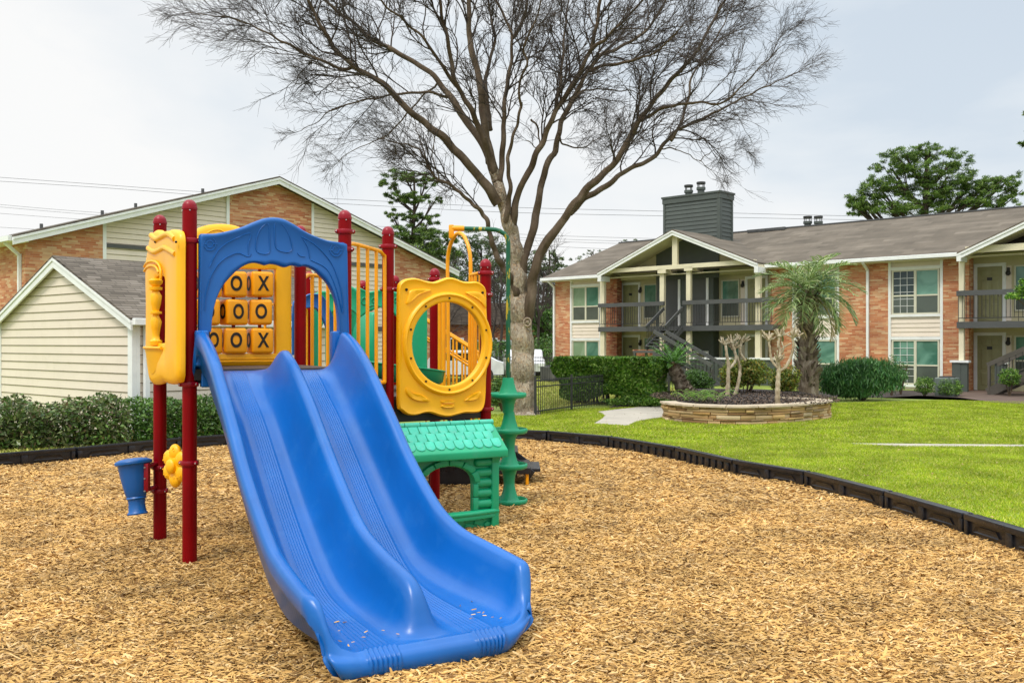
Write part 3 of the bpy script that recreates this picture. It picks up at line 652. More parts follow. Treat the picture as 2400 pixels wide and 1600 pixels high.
tf=holed(tp,oc,fi,cen,-.05,[('i',0,0),('i',0,-.035),('i',.006,-.045),('i',.02,-.048),('o',.05,-.048),('o',.03,-.04),('o',.01,-.03),('o',0,-.02),('o',0,.02),('o',.01,.03),('i',.01,.03),('i',0,.02)],'game_panel',YEL)
relief(tp,[[(440,360),(560,355),(800,352),(1010,360)],[(480,1205),(700,1208),(1050,1205)],[(480,1225),(700,1228),(1050,1225)],[(560,320),(600,300),(650,298),(690,320)]],-.1,.006,'relief_lines',YEL,tf)
def text(ch,size,name='letter'):
    cu=bpy.data.curves.new('t','FONT'); cu.body=ch; cu.size=size*1.12; cu.align_x='CENTER'; cu.align_y='CENTER'; cu.extrude=.0012; cu.offset=size*.032
    o=bpy.data.objects.new('t',cu); COL.objects.link(o); dg=bpy.context.evaluated_depsgraph_get(); dg.update()
    me=bpy.data.meshes.new_from_object(o.evaluated_get(dg)); me.name=name; me.transform(Matrix.Diagonal((.76,1.05,1,1))); bpy.data.objects.remove(o); bpy.data.curves.remove(cu); return me
LX,LO=text('X',.17),text('O',.17)
for me in (LX,LO): me.materials.clear()
cw=.121
for r_,py in enumerate((667,732,798.5)):
    for c_,px in enumerate((486,547,608.5)):
        x,z=tp.uv(px,py,-.03); rot=[[.1,-.05,.02],[-.22,.16,-.2],[.3,-.06,.0]][r_][c_]+math.atan2(tp.u.y,tp.u.x)
        m=MB(); m.box((-.112,-.105,-.127),(.112,.105,.127)); base=tp(x,-.03,z)
        o=m.build('game_cube',YELC,PS,bevel=.03,seg=4,smooth=50); o.location=base; o.rotation_euler=(0,0,rot)
        ch=[['X','O','X'],['O','O','O'],['O','O','X']][r_][c_]
        for fa,(chh,yy,rz) in enumerate(((ch,-.1075,0),('O' if ch=='X' else 'X',.1075,PI))):
            l=link('letter',LX if chh=='X' else LO,INK,o); l.location=(0,yy,0); l.rotation_euler=(PI/2,0,rz)
        for rz,xx in ((PI/2,.1145),(-PI/2,-.1145)):
            l=link('letter',LO,INK,o); l.location=(xx,0,0); l.rotation_euler=(PI/2,0,rz)
for px in (486,547,608.5):
    x,z=tp.uv(px,632,-.03); x2,z2=tp.uv(px,830,-.03); m=MB(); m.tube([tp(x,-.03,z+.02),tp(x2,-.03,z2-.02)],.018,12); m.build('cube_spindle',REDC,tf,smooth=50)
# ---- yellow window panel on the left flank
wp=Plane(P1,P0)   # normal points to the deck's outside left when negative
sgn=1 if wp.n.dot(Vector((-1,-.5,0)))>0 else -1
OFF=.085*sgn
wo=zpx([(180,345),(190,318),(205,305),(225,298),(245,310),(270,325),(300,305),(330,295),(355,300),(386,330),(388,500),(388,800),(388,1100),(387,1340),(375,1372),(340,1388),(300,1382),(270,1370),(240,1385),(205,1390),(180,1370),(165,1300),(152,1180),(150,1000),(150,800),(148,620),(152,500),(165,430),(172,380)])
wi=zpx([(205,655),(212,630),(242,615),(272,630),(278,655),(278,800),(278,1000),(278,1095),(245,1100),(208,1095),(205,900),(205,780)])
wo=smooth2(onp(wp,wo,OFF),110,True); wi=onp(wp,wi,OFF); cen=(sum(p[0] for p in wi)/len(wi),sum(p[1] for p in wi)/len(wi)); q=sgn
wpan=holed(wp,wo,wi,cen,OFF,[('i',0,0),('i',0,.015*q),('i',.008,.02*q),('i',.04,.025*q),('f',.5,.045*q),('o',.07,.045*q),('o',.025,.035*q),('o',0,.01*q),('o',0,-.02*q),('o',.03,-.03*q),('i',.01,-.02*q)],'window_panel',YEL)
# turned column, brackets and bowl-shaped sill
x,z0=wp.uv(300+180/3.015,440+1120/3.015,OFF+.05*q); z1=wp.uv(300+180/3.015,440+640/3.015,OFF+.05*q)[1]
hh=z1-z0; base=wp(x,.03*q+OFF,z0); m=MB()
m.lathe(base,[(r_*.62,z_) for r_,z_ in [(.03,0),(.085,.01),(.09,hh*.08),(.06,hh*.1),(.05,hh*.16),(.065,hh*.26),(.085,hh*.36),(.05,hh*.44),(.04,hh*.47),(.085,hh*.48),(.085,hh*.51),(.045,hh*.52),(.07,hh*.62),(.085,hh*.74),(.045,hh*.82),(.09,hh*.83),(.095,hh*.87),(.05,hh*.88),(.095,hh*.93),(.1,hh*.97),(.05,hh)]],20)
m.build('turned_column',YEL,wpan,smooth=50)
m=MB(); 
for a,b in ((1115,.30),):
    xs=[wp.uv(300+p/3.015,440+1120/3.015,OFF)[0] for p in (150,272)]
    zc=wp.uv(300+210/3.015,440+1130/3.015,OFF)[1]
    P=[]
    for k in range(13):
        t=k/12; xx=xs[0]+(xs[1]-xs[0])*t; P.append((xx,OFF+q*(.045+.045*math.sin(PI*t)),zc))
    m.tube([wp(*p) for p in P],.014,8)
    fan=[wp(p[0],p[1],p[2]) for p in P]; low=[wp(p[0],OFF+q*(.03+.02*math.sin(PI*k/12)),zc-.22*math.sin(PI*k/12)-.02) for k,p in enumerate(P)]
    m.loops([fan,low],closed=False)
m.build('bowl_sill',YEL,wpan,smooth=60)
m=MB()
A_=[(150,560),(165,535),(200,520),(240,530),(262,560),(270,600),(268,650)]
for l in (A_,[(150,590),(170,565),(200,552),(235,562),(255,600)]):
    qq=smooth2(onp(wp,zpx(l),OFF),20); m.tube([wp(a_,OFF+q*.045,b_) for a_,b_ in qq],.012,8)
for l in ([(175,430),(215,455),(260,440),(290,425),(330,445),(370,470)],[(195,340),(235,365),(275,345),(320,330),(365,365)]):
    qq=smooth2(onp(wp,zpx(l),OFF),20); m.tube([wp(a_,OFF+q*.035,b_) for a_,b_ in qq],.028,10)
m.build('moulded_ribs',YEL,wpan,smooth=60)
m=MB(); x,z=wp.uv(411,567,OFF+.06*q); m.ico(wp(x,OFF+.055*q,z),.012,1); x,z=wp.uv(361,567,OFF+.06*q); m.ico(wp(x,OFF+.05*q,z),.012,1); m.build('bolt',BOLT,wpan)
# ---- round-window panel between P3 and P5
rp=Plane(P3,P5); o2=(750,460)
ro=zpx([(552,640),(575,600),(620,580),(680,580),(740,598),(800,605),(850,590),(900,573),(950,580),(1000,600),(1050,605),(1100,602),(1140,620),(1165,650),(1170,700),(1172,800),(1180,900),(1198,960),(1208,1050),(1198,1140),(1176,1210),(1168,1300),(1165,1400),(1155,1480),(1130,1520),(1080,1530),(1020,1530),(960,1545),(900,1558),(840,1550),(780,1530),(730,1530),(680,1545),(620,1545),(570,1510),(550,1470),(547,1200),(547,1000),(549,800)],o2)
RO=-.10; ro=onp(rp,ro,RO); cx,cz=rp.uv(750+902/3.015,460+1042/3.015,RO); rr=.5*abs(rp.uv(750+1157/3.015,800,RO)[0]-rp.uv(750+648/3.015,800,RO)[0])
rr=(abs(rp.uv(1049,460+755/3.015,RO)[1]-rp.uv(1049,460+1330/3.015,RO)[1])/2)*1.03
ri=[(cx+rr*.97*math.cos(k*PI/36),cz+rr*math.sin(k*PI/36)) for k in range(72)]
rpan=holed(rp,smooth2(ro,140,True),ri,(cx,cz),RO,[('i',0,0),('i',0,-.028),('i',.008,-.036),('i',.02,-.038),('i',.055,-.038),('i',.062,-.05),('i',.075,-.056),('i',.09,-.05),('i',.105,-.02),('f',.75,-.018),('o',.035,-.022),('o',.018,-.03),('o',.006,-.022),('o',0,-.008),('o',0,.03),('o',.02,.04),('i',.03,.04),('i',.0,.03)],'round_window_panel',YEL,n=160)
m=MB()
for k in range(10):
    a=PI/2+k*PI/5; c=rp(cx+(rr+.037)*.98*math.cos(a),RO-.04,cz+(rr+.037)*math.sin(a)); m.tube([c,c+rp.n*-.006],.011,10)
for px,py in ((750+603/3.015,460+660/3.015),(750+1140/3.015,460+682/3.015)):
    x,z=rp.uv(px,py,RO); c=rp(x,RO-.022,z); m.tube([c,c+rp.n*-.012],.014,10)
m.build('bolt',BOLT,rpan,smooth=50)
m=MB()
for l in ([(630,665),(700,655),(785,660),(700,690),(640,740),(600,770),(610,720)],[(1015,680),(1090,672),(1140,690),(1165,740),(1168,800),(1140,760),(1080,715)],[(600,1350),(640,1385),(710,1400),(770,1445),(700,1450),(640,1430),(600,1390)],[(1010,1445),(1060,1400),(1130,1375),(1120,1420),(1080,1440)],[(852,1445),(938,1443),(936,1458),(854,1458)],[(854,1472),(936,1472),(934,1490),(856,1490)]):
    poly=smooth2(onp(rp,zpx(l,o2),RO),26,True)
    cxx=sum(p[0] for p in poly)/26; czz=sum(p[1] for p in poly)/26
    L_=[[rp(cxx+(a-cxx)*k,RO-.018+h,czz+(b-czz)*k) for a,b in poly] for k,h in ((1,0),(.93,-.014),(.8,-.02),(.4,-.017),(.05,-.015))]
    m.loops(L_)
m.build('leaf_relief',YEL,rpan,smooth=60)
# ---- railings
def railing(A,B,ztop,zbot,n,inset=.07,drop=0,name='guard_railing',r=.0165,corner=.1):
    pl=Plane(A,B); L0=pl.len; m=MB(); x0,x1=inset,L0-inset
    def top(x): return ztop-drop*(x-x0)/(x1-x0)
    fr=[pl(x0,0,zbot),pl(x0,0,top(x0)-corner),pl(x0+corner*.3,0,top(x0)-corner*.3),pl(x0+corner,0,top(x0+corner)),pl(x1-corner,0,top(x1-corner)),pl(x1-corner*.3,0,top(x1)-corner*.3),pl(x1,0,top(x1)-corner),pl(x1,0,zbot)]
    m.tube(smooth2(fr,40),r,10); m.tube([pl(x0,0,zbot),pl(x1,0,zbot)],r,10)
    o=m.build(name,YELR,PS,smooth=60)
    for k in range(1,n+1):
        x=x0+(x1-x0)*k/(n+1); b=MB(); b.tube([pl(x,0,zbot),pl(x,0,top(x)-(corner*.5 if k in (1,n) and corner>.12 else 0))],r*.92,10); b.build('baluster',YELR,o,smooth=60)
    return o
railing(P2,P3,2.83,1.50,3,.085,drop=.02,r=.019); railing(Pb,P3b,2.62,1.55,4,.08,r=.02)
railing((-2.9,10.9),C1,2.35,1.45,3,.06)
# ---- arch loop above the climber opening, P5-P4
lp=Plane(P5,P4); pts=[(1051,930),(1050,700),(1049,640),(1050,600),(1056,572),(1066,553),(1076,546),(1087,553),(1097,575),(1102,600),(1103,640),(1102,700),(1101,930)]
qq=smooth2(onp(lp,pts,0),60); m=MB(); m.tube([lp(a,0,b) for a,b in qq],.022,12); o=m.build('climber_loop',YELR,PS,smooth=60)
for px in (1108,1115,1125):
    x,z=lp.uv(px,641); m=MB(); m.tube([lp(x,0,1.4),lp(x,0,z)],.017,10); m.build('baluster',YELR,o,smooth=60)
x0,z0=lp.uv(1102,645); x1,z1=lp.uv(1128,639); m=MB(); m.tube([lp(x0,0,z0),lp(x1,0,z1)],.02,10)
for px in (1031,1040): 
    x,z=lp.uv(px,690); m.tube([lp(x,0,1.35),lp(x,0,z)],.026,10)
x0,z0=lp.uv(1028,700); x1,z1=lp.uv(1050,690); m.tube([lp(x0,0,z0),lp(x1,0,z1)],.02,10)
m.build('side_rail',YELR,o,smooth=60)
# ---- pod climber
PC=Vector((-.045,10.94,0)); a=Vector((lp(*(lp.uv(1062,535)[0],0,lp.uv(1062,535)[1])))); ztop=H+(Y0-538)/F*10.94
m=MB(); c0=a; q_=[a,a.lerp(Vector((PC.x-.2,PC.y-.02,ztop)),.5),Vector((PC.x-.22,PC.y-.02,ztop)),Vector((PC.x-.12,PC.y-.01,ztop-.01)),Vector((PC.x-.035,PC.y,ztop-.06)),Vector((PC.x,PC.y,ztop-.15)),Vector((PC.x,PC.y,ztop-.4)),Vector((PC.x,PC.y,1.0)),Vector((PC.x,PC.y,.0))]
m.tube(smooth2(q_,70),.0265,14); pipe=m.build('overhead_pipe',MATS['chipped_green_pipe'],PS,smooth=60)
m=MB(); d=(q_[1]-a).normalized(); m.tube([a-d*.02,a+d*.13],.034,14); m.box((a.x-.05,a.y-.03,a.z-.12),(a.x+.01,a.y+.03,a.z+.04)); m.build('pipe_socket',YELR,pipe,smooth=45,bevel=.012)
for k,py in enumerate((925,1008,1090,1172)):
    z=H-(py-Y0)/F*10.94; m=MB()
    top_=.215; pr=[(.095,-.2)] if k<3 else [(.14,-.045)]
    pr=[]
    if k<3: pr+=[(.064,-.21),(.066,-.17),(.074,-.11),(.09,-.065),(.112,-.038),(.15,-.03)]
    else: pr+=[(.02,-.04),(.14,-.045)]
    pr+=[(.19,-.036),(.208,-.026),(.216,0.0),(.212,.02),(.202,.026),(.192,.016),(.188,-.012),(.15,-.014),(.122,-.004),(.106,.03),(.09,.07),(.076,.12),(.066,.17),(.062,top_ if k else .2),(.03,top_ if k else .2)]
    m.lathe((PC.x+(.012 if k else 0),PC.y,z),pr,36); o=m.build('climbing_pod',GRN,PS,smooth=50)
    h=MB(); h.box((.125,-.02,-.003),(.19,.02,.006),lambda x,y,zz:Vector((PC.x,PC.y,z))+Vector((x,y-.04,zz))); h.build('pod_spoke',GRN,o)
# ---- playhouse panel
hp=Plane((-1.10,9.10),(-.155,9.62)); W_=hp.len; eh=.80
opn=[(.24,.20),(.80,.20),(.80,.50)]+[(.52+.28*math.cos(R(a)),.50+.17*math.sin(R(a))) for a in range(15,180,15)]+[(.24,.50)]
opn=[(x,z) for x,z in opn]
hc=(.52,.42)
hw_=holed(hp,[(.02,-.03),(W_-.01,-.03),(W_-.01,eh),(.02,eh)],opn,hc,0,[('i',0,.05),('i',0,-.015),('i',.01,-.03),('i',.055,-.03),('i',.062,-.005),('o',0,0),('o',0,.05),('i',.03,.05)],'playhouse_wall',GRN,n=96)
m=MB()
for sx in (0,1):
    x=W_-.085 if sx else .0
    m.box((x,-.055,-.03),(x+.085,.06,eh),hp)
    # flared bracket below the eave
    x2=W_ if sx else 0
    m.prism([(x,eh-.12),(x+.085,eh-.12),(x+.085+(.05 if sx else 0),eh),(x-(.05 if not sx else 0),eh)],-.06,.06,hp)
m.build('corner_post',GRN,hw_,bevel=.012,smooth=40)
m=MB()
for z in [.27+.105*k for k in range(5)]:
    for xa,xb in ((.855,W_-.08),(.085,.18)):
        m.tube([hp(xa,-.002,z),hp(xb,-.002,z)],.046,14); m.ico(hp(xa,-.002,z),.046,2)
m.build('wall_log',GRN,hw_,smooth=50)
m=MB(); 
for z0_,z1_ in ((.215,.34),(.35,.475)): 
    for xa,xb in ((.79,.845),(.195,.25)): m.box((xa,-.05,z0_),(xb,0,z1_),hp)
N=6
for k in range(N):
    a0,a1=PI*k/N+.02,PI*(k+1)/N-.02; P=[]
    for a_,rx,rz in ((a0,.285,.19),((a0+a1)/2,.285,.19),(a1,.285,.19),(a1,.35,.25),((a0+a1)/2,.35,.25),(a0,.35,.25)): P.append((.52+rx*math.cos(a_),.49+rz*math.sin(a_)))
    m.prism(P,-.05,0,hp)
m.build('window_stone',GRN,hw_,bevel=.008,smooth=40)
m=MB(); m.loops([[hp(x,-.02-.07*math.sin(PI*min(max((x-.0)/W_,0),1))-dy,z) for x in [W_*k/16 for k in range(17)]] for dy,z in ((-.03,.215),(.02,.215),(.035,.20),(.035,.18),(.02,.165),(.025,.15),(.02,.13),(-.03,.12))],closed=False,wrap=True); m.build('counter_shelf',GRN,hw_,smooth=60)
m=MB(); rs=random.Random(3)
cells=[(.93,.135,.04),(.80,.13,.045),(.1,.07,.05),(.2,.03,.045),(.2,.10,.035),(.32,.07,.06),(.42,.02,.04),(.44,.10,.04),(.54,.06,.05),(.64,.02,.045),(.66,.09,.045),(.76,.05,.05),(.86,.09,.05),(.88,.015,.045),(.96,.06,.035)]
for x,z,r in cells:
    if x>W_-.1: continue
    n=6; ph=rs.random()*3; poly=[(x+r*1.25*math.cos(ph+2*PI*k/n)*rs.uniform(.8,1.05),z+r*.85*math.sin(ph+2*PI*k/n)*rs.uniform(.8,1.05)) for k in range(n)]
    L_=[[hp(x+(a-x)*k,-.0-h,z+(b-z)*k) for a,b in poly] for k,h in ((1,0),(.97,.012),(.85,.019),(.02,.02))]; m.loops(L_)
m.build('stone_relief',GRN,hw_,smooth=35)
# roof
rz0,rz1=eh+.02,1.085; ry0,ry1=-.16,.16
def rf(x,s_,h=0):   # s_ 0..1 up the slope
    d=Vector((0,ry1-ry0,rz1-rz0)); nrm=Vector((0,-(rz1-rz0),ry1-ry0)).normalized()
    return hp(x,ry0+(ry1-ry0)*s_+nrm.y*h,rz0+(rz1-rz0)*s_+nrm.z*h)
m=MB(); xa,xb=-.07,W_+.05
m.add([rf(xa,0),rf(xb,0),rf(xb-.02,1),rf(xa+.02,1),hp(xa,ry0,rz0-.075),hp(xb,ry0,rz0-.075),hp(xa+.02,ry1+.03,rz1-.02),hp(xb-.02,ry1+.03,rz1-.02),hp(xa+.02,ry1+.03,rz0-.05),hp(xb-.02,ry1+.03,rz0-.05)],[(0,1,2,3),(4,5,1,0),(3,2,7,6),(6,7,9,8),(4,8,9,5),(0,3,6,8,4),(1,5,9,7,2)])
roof=m.build('playhouse_roof',GRN,PS,bevel=.014,smooth=40,seg=3)
m=MB(); pit=.1045; sw=.0
for row,(s0_,s1_) in enumerate(((.10,.40),(.36,.66),(.62,.90))):
    n=15
    for k in range(n):
        x=xa+.055+(k+(.5 if row%2 else 0))*pit
        if x>xb-.05: continue
        poly=[(x-.049,s1_)]+[(x+.049*math.cos(R(a)),s0_+.125+.125*math.sin(R(a))) for a in range(180,361,20)]+[(x+.049,s1_)]
        hh=.012+.0
        cxp,csp=x,(s0_+s1_)/2
        L_=[[rf(cxp+(a-cxp)*kk,csp+(b-csp)*kk,h) for a,b in poly] for kk,h in ((1,-.002),(.97,.009),(.86,.012),(.02,.012))]; m.loops(L_)
m.build('scallop_tile',GRNR,roof,smooth=35)
m=MB()
for k in range(7):
    x=xa+.02+k*(xb-xa-.04)/7; m.tube([rf(x+.004,.97,.0),rf(x+(xb-xa-.04)/7-.004,.97,.0)],.03,12)
m.build('ridge_tile',GRNR,roof,smooth=45)
# ---- talk funnel on P0
fc=Vector(((305-1200)/F*8.75,8.75,0)); z=lambda py:H-(py-Y0)/F*8.75
tilt=Matrix.Rotation(R(-7),3,'Y')@Matrix.Rotation(R(-6),3,'X'); zt=z(1080); hh=zt-z(1205)
m=MB(); m.lathe((fc.x+.07,fc.y,zt-hh),[(.02,0),(.088,.0),(.092,.012),(.078,.03),(.072,.1),(.078,.14),(.092,.15),(.084,.165),(.092,.18),(.11,.26),(.128,.36),(.14,.45),(.146,hh-.035),(.164,hh-.03),(.168,hh-.01),(.163,hh),(.12,hh+.02),(.06,hh+.028),(.002,hh+.03)],32,tilt); fun=m.build('talk_funnel',BLUE2,PS,smooth=45)
m=MB(); xb_=(341-1200)/F*8.75; m.box((xb_-.005,8.72,z(1150)),(xb_+.035,8.78,z(1085)))
for py in (1094,1149): m.tube([(xb_,8.76,z(py)),(P0[0],P0[1],z(py)+.02)],.02,12)
m.build('funnel_bracket',REDC,fun,smooth=45,bevel=.003)
m=MB()
for py in (1094,1120,1149): m.ico((xb_+.005,8.715,z(py)),.01,1)
m.build('bolt',STEEL,fun)
# ---- yellow flower
fl=Vector(((411-1200)/F*8.15,8.15,H-(1091-Y0)/F*8.15)); fn=Vector((-.62,-.78,0)).normalized(); fu=Vector((fn.y*-1,fn.x,0)); m=MB()
ax=Matrix((fu,Vector((0,0,1)),fn)).transposed()
for k in range(6):
    a=PI/2+k*PI/3; m.ico(fl+fu*math.cos(a)*.105+Vector((0,0,math.sin(a)*.115)),.075,3,(1,1,.55),ax)
m.ico(fl,.13,3,(1,1,.3),ax)
f=m.build('flower',YEL,PS,smooth=60)
m=MB(); m.ico(fl+fn*.045,.062,3,(1,1.05,.55),ax); m.build('flower_centre',YEL,f,smooth=60)
m=MB(); rs=random.Random(5)
for k in range(6):
    a=PI/2+k*PI/3
    for j in range(5):
        p=fl+fu*(math.cos(a)*.115+rs.uniform(-.035,.035))+Vector((0,0,math.sin(a)*.125+rs.uniform(-.035,.035)))+fn*.036; m.ico(p,.007,1)
m.build('flower_dots',YEL,f,smooth=60)
m=MB(); m.tube([fl-fn*.02,(P1[0],P1[1],fl.z)],.02,10); m.build('flower_stem',REDC,f,smooth=60)
# ---- green tunnel behind: two arch panels, curved tube and chute
gp1=Plane((-2.45,11.55),(-1.0,11.95)); o3=(680,640); s3=4.9
g1=strip(gp1,zpx([(258,1100),(260,800),(262,400),(262,260),(300,225),(380,205),(440,230),(500,240),(560,200),(640,150),(700,150),(760,190)],o3,s3),zpx([(330,1100),(330,900),(340,720),(370,600),(430,500),(500,450),(560,430),(620,420),(680,420),(720,440),(760,480),(800,560)],o3,s3),0,.05,'tunnel_arch',GRN)
g2=strip(gp1,zpx([(690,720),(690,500),(700,320),(705,215),(740,172),(790,165),(850,195),(900,215),(960,205),(1020,190),(1100,200),(1200,215),(1300,235),(1420,240),(1520,260),(1560,300),(1570,500),(1570,900),(1570,1300)],o3,s3),zpx([(712,720),(725,650),(745,590),(780,530),(830,490),(900,450),(980,415),(1060,390),(1120,400),(1160,440),(1230,520),(1290,640),(1330,780),(1345,900),(1345,1020),(1330,1150),(1300,1300)],o3,s3),.25,.05,'tunnel_arch',GRN)
relief(gp1,[[(870,395),(940,370),(1000,365),(1060,400)],ring(850,320,30,40),ring(960,310,22,28),ring(1210,310,16,26)],.2,.006,'relief_lines',GRN,g2,o=o3,s=s3,closed=(1,2,3))
# curved tube wall seen inside both arches
def halftube(c0,rad,a0,a1,z0,z1,name,parent):
    L_=[]
    for k in range(25):
        a=R(a0+(a1-a0)*k/24); L_.append([(c0[0]+rad*math.cos(a)*q2,c0[1]+rad*math.sin(a)*q2,zz) for q2,zz in ((1.06,z1),(1,z1-.03),(1,z0+.3),(.93,z0+.14),(.8,z0+.05),(.5,z0),)])
    m=MB(); m.loops(L_,closed=False); o=m.build(name,GRN,parent,smooth=60); md=o.modifiers.new('t','SOLIDIFY'); md.thickness=.02
halftube((-2.05,12.35),.40,60,250,1.35,2.3,'tube_wall',g1); halftube((-1.62,12.4),.42,-60,100,1.3,2.05,'tube_wall',g2)
# spiral chute tray at deck height
L_=[]
for k in range(30):
    a=R(150+k*6.5); c_=Vector((-1.35,11.15,1.62-.0085*k)); row=[]
    for r_,dz in ((.62,.2),(.6,.2),(.57,.08),(.48,.02),(.34,.0),(.22,.03),(.16,.12),(.13,.12)): row.append(c_+Vector((math.cos(a)*r_,math.sin(a)*r_,dz)))
    L_.append(row)
m=MB(); m.loops(L_,closed=False); o=m.build('spiral_chute',GRN,PS,smooth=60); md=o.modifiers.new('t','SOLIDIFY'); md.thickness=.02
# ---- blue hood behind the noughts and crosses panel
bp_=Plane((-2.75,10.9),(-1.95,11.35)); hb=strip(bp_,[(684,832),(684,760),(685,712),(696,700),(712,694),(730,688),(760,700),(790,780),(792,830)],[(690,832),(690,780),(692,740),(700,728),(712,724),(728,722),(745,732),(770,790),(772,830)],0,.05,'slide_hood',BLUE2)
m=MB(); m.box((.12,.05,1.72),(.2,.5,2.25),bp_); m.build('slide_side',BLUE2,hb,bevel=.02)
# ---- stairs behind
ys0,ys1=12.45,13.25
def sp(x): return 1.22-(x+1.15)*.76
steps=MB()
for k in range(5):
    x=-1.0+k*.3; zt=1.13-k*.225; s_=MB(); s_.box((x-.16,ys0+.03,zt-.045),(x+.18,ys1-.03,zt)); s_.box((x-.16,ys0+.03,zt-.12),(x-.13,ys1-.03,zt-.045)); s_.build('stair_tread',BLK,PS,bevel=.008)
for yy in (ys0,ys1):
    m=MB(); m.bar((-1.15,yy,1.2),(.27,yy,.14),.04,.12); st=m.build('stair_stringer',BLK,PS,bevel=.006)
    m=MB(); P=[Vector((-1.25,yy,2.26)),Vector((-1.1,yy,2.17)),Vector((-.6,yy,1.86)),Vector((-.5,yy,1.79)),Vector((-.44,yy,1.68)),Vector((-.43,yy,1.5)),Vector((-.43,yy,.5))]
    m.tube(smooth2(P,40),.019,10); P=[Vector((-1.25,yy,2.0)),Vector((-.85,yy,1.77)),Vector((-.43,yy,1.5))]; m.tube(P,.016,10)
    hr=m.build('stair_handrail',YELR,PS,smooth=60)
    for k in range(6):
        x=-1.14+k*.12; b=MB(); b.tube([(x,yy,.8),(x,yy,2.19-(x+1.14)*.62)],.014,8); b.build('baluster',YELR,hr,smooth=60)
    m=MB(); m.tube([(-.80,yy,0),(-.80,yy,1.1)],.022,10); m.build('stair_leg',YELR,PS,smooth=60)
m=MB(); m.prism([(-1.1,0),(-.45,0),(-.45,.34),(-.92,.34),(-1.1,.16)],12.35,12.42,lambda x,y,z:Vector((x,y,z))); m.box((-.75,12.42,0),(-.45,13.1,.34)); m.build('step_base',BLK,PS,bevel=.01)
m=MB(); m.box((-.5,12.35,.17),(.25,13.2,.26)); m.build('stair_tread',BLK,PS,bevel=.012)
m=MB(); m.tube([(.2,12.4,0),(.2,12.4,.18)],.022,10); m.build('stair_leg',YELR,PS,smooth=60)
# ================================================================== BUILDINGS
def frame_thing(name,label,cat,A,B,group=None):
    pl=Plane(A,B); t=thing(name,label,cat,(A[0],A[1],0),math.atan2(pl.u.y,pl.u.x),group)
    return pl,t
def bx(pl,t,name,mat,px0,py0,px1,py1,y0,y1,bevel=0,ref=None):
    """box whose front rectangle was measured on the photo, on the plane y=y0 of this building"""
    xa,z0=pl.uv(px0,py1,y0); xb,_=pl.uv(px1,py1,y0); zt=pl.uv(px0,py0,y0)[1]
    m=MB(); m.box((min(xa,xb),y0,z0),(max(xa,xb),y1,zt)); return m.build(name,mat,t,bevel=bevel)
def siding(xr,z0,z1,h,fr,lip=.02):
    """lap boards; xr(z)->(x0,x1); fr(x,out,z)"""
    m=MB(); z=z0
    while z<z1-1e-3:
        zt=min(z+h,z1); a,b=xr(z+.001); c,d=xr(zt)
        if b-a>.02:
            if d<c: c=d=(c+d)/2
            m.add([fr(a,lip,z),fr(b,lip,z),fr(d,.0,zt),fr(c,.0,zt),fr(a,-.02,z),fr(b,-.02,z)],[(0,1,2,3),(4,5,1,0)])
        z+=h
    return m
def lap_shadows(xr,z0,z1,h,fr,lip,parent):  # thin dark strips painting in the shadow line below each lap board
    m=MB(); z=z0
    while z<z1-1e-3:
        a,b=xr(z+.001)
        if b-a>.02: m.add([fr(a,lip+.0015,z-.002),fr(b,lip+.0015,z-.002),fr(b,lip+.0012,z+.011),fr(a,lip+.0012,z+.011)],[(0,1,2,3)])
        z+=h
    o=m.build('lap_shadow_strip',EDGE,parent); tag(o,kind='stuff'); return o
EDGE=plain('lap_shadow_paint',(.14,.11,.06),.8)  # dark brown that stands in for shade under the boards
def nofix(m,name,mat,parent):      # keep boards un-welded
    return m.build(name,mat,parent)
def roofslab(t,P,th,mat,name='roof'):
    """P: polygon on the top surface; thickness straight down"""
    n=len(P); m=MB(); m.add([tuple(p) for p in P]+[(p[0],p[1],p[2]-th) for p in P],[tuple(range(n)),tuple(range(n,2*n))[::-1]]+[(i,(i+1)%n,(i+1)%n+n,i+n) for i in range(n)])
    return m.build(name,mat,t)
# ---------------------------------------------------------------- garage
gA=(-11.78,21.6);gB=(-7.19,17.8); gpn,ga=frame_thing('storage_garage','cream lap-sided garage with a small gable behind the left hedge','garage',gA,gB)
Wg=gpn.len; ez=2.36; az=3.62; Lg=5.6
core=MB(); core.add([(.03,.02,0),(Wg-.03,.02,0),(Wg-.03,.02,ez),(Wg/2,.02,az),(.03,.02,ez),(.03,Lg,0),(Wg-.03,Lg,0),(Wg-.03,Lg,ez),(Wg/2,Lg,az),(.03,Lg,ez)],[(0,1,2,3,4),(5,9,8,7,6),(0,4,9,5),(1,6,7,2),(0,5,6,1)])
core.build('wall_core',CREAM,ga)
def xr(z): 
    if z<=ez: return (.1,Wg-.12)
    k=(z-ez)/(az-ez); return (Wg/2*k,Wg-Wg/2*k)
siding(xr,.06,az-.02,.178,lambda x,o,z:(x,-o,z),.012).build('wall',CREAM,ga); lap_shadows(xr,.06,az-.02,.178,lambda x,o,z:(x,-o,z),.012,ga)
siding(lambda z:(.1,Lg),.06,ez,.178,lambda x,o,z:(Wg+o,x,z),.012).build('wall',CREAM,ga); lap_shadows(lambda z:(.13,Lg),.06,ez,.178,lambda x,o,z:(Wg+o,x,z),.012,ga)
m=MB(); m.box((-.01,-.035,0),(.1,.05,ez+.03)); m.box((Wg-.13,-.035,0),(Wg+.035,.05,ez-.02)); m.box((Wg+.002,.05,0),(Wg+.036,.13,ez-.02)); m.build('corner_board',WHITE,ga,bevel=.004)
sl2=(az-ez)/(Wg/2); ov=.20
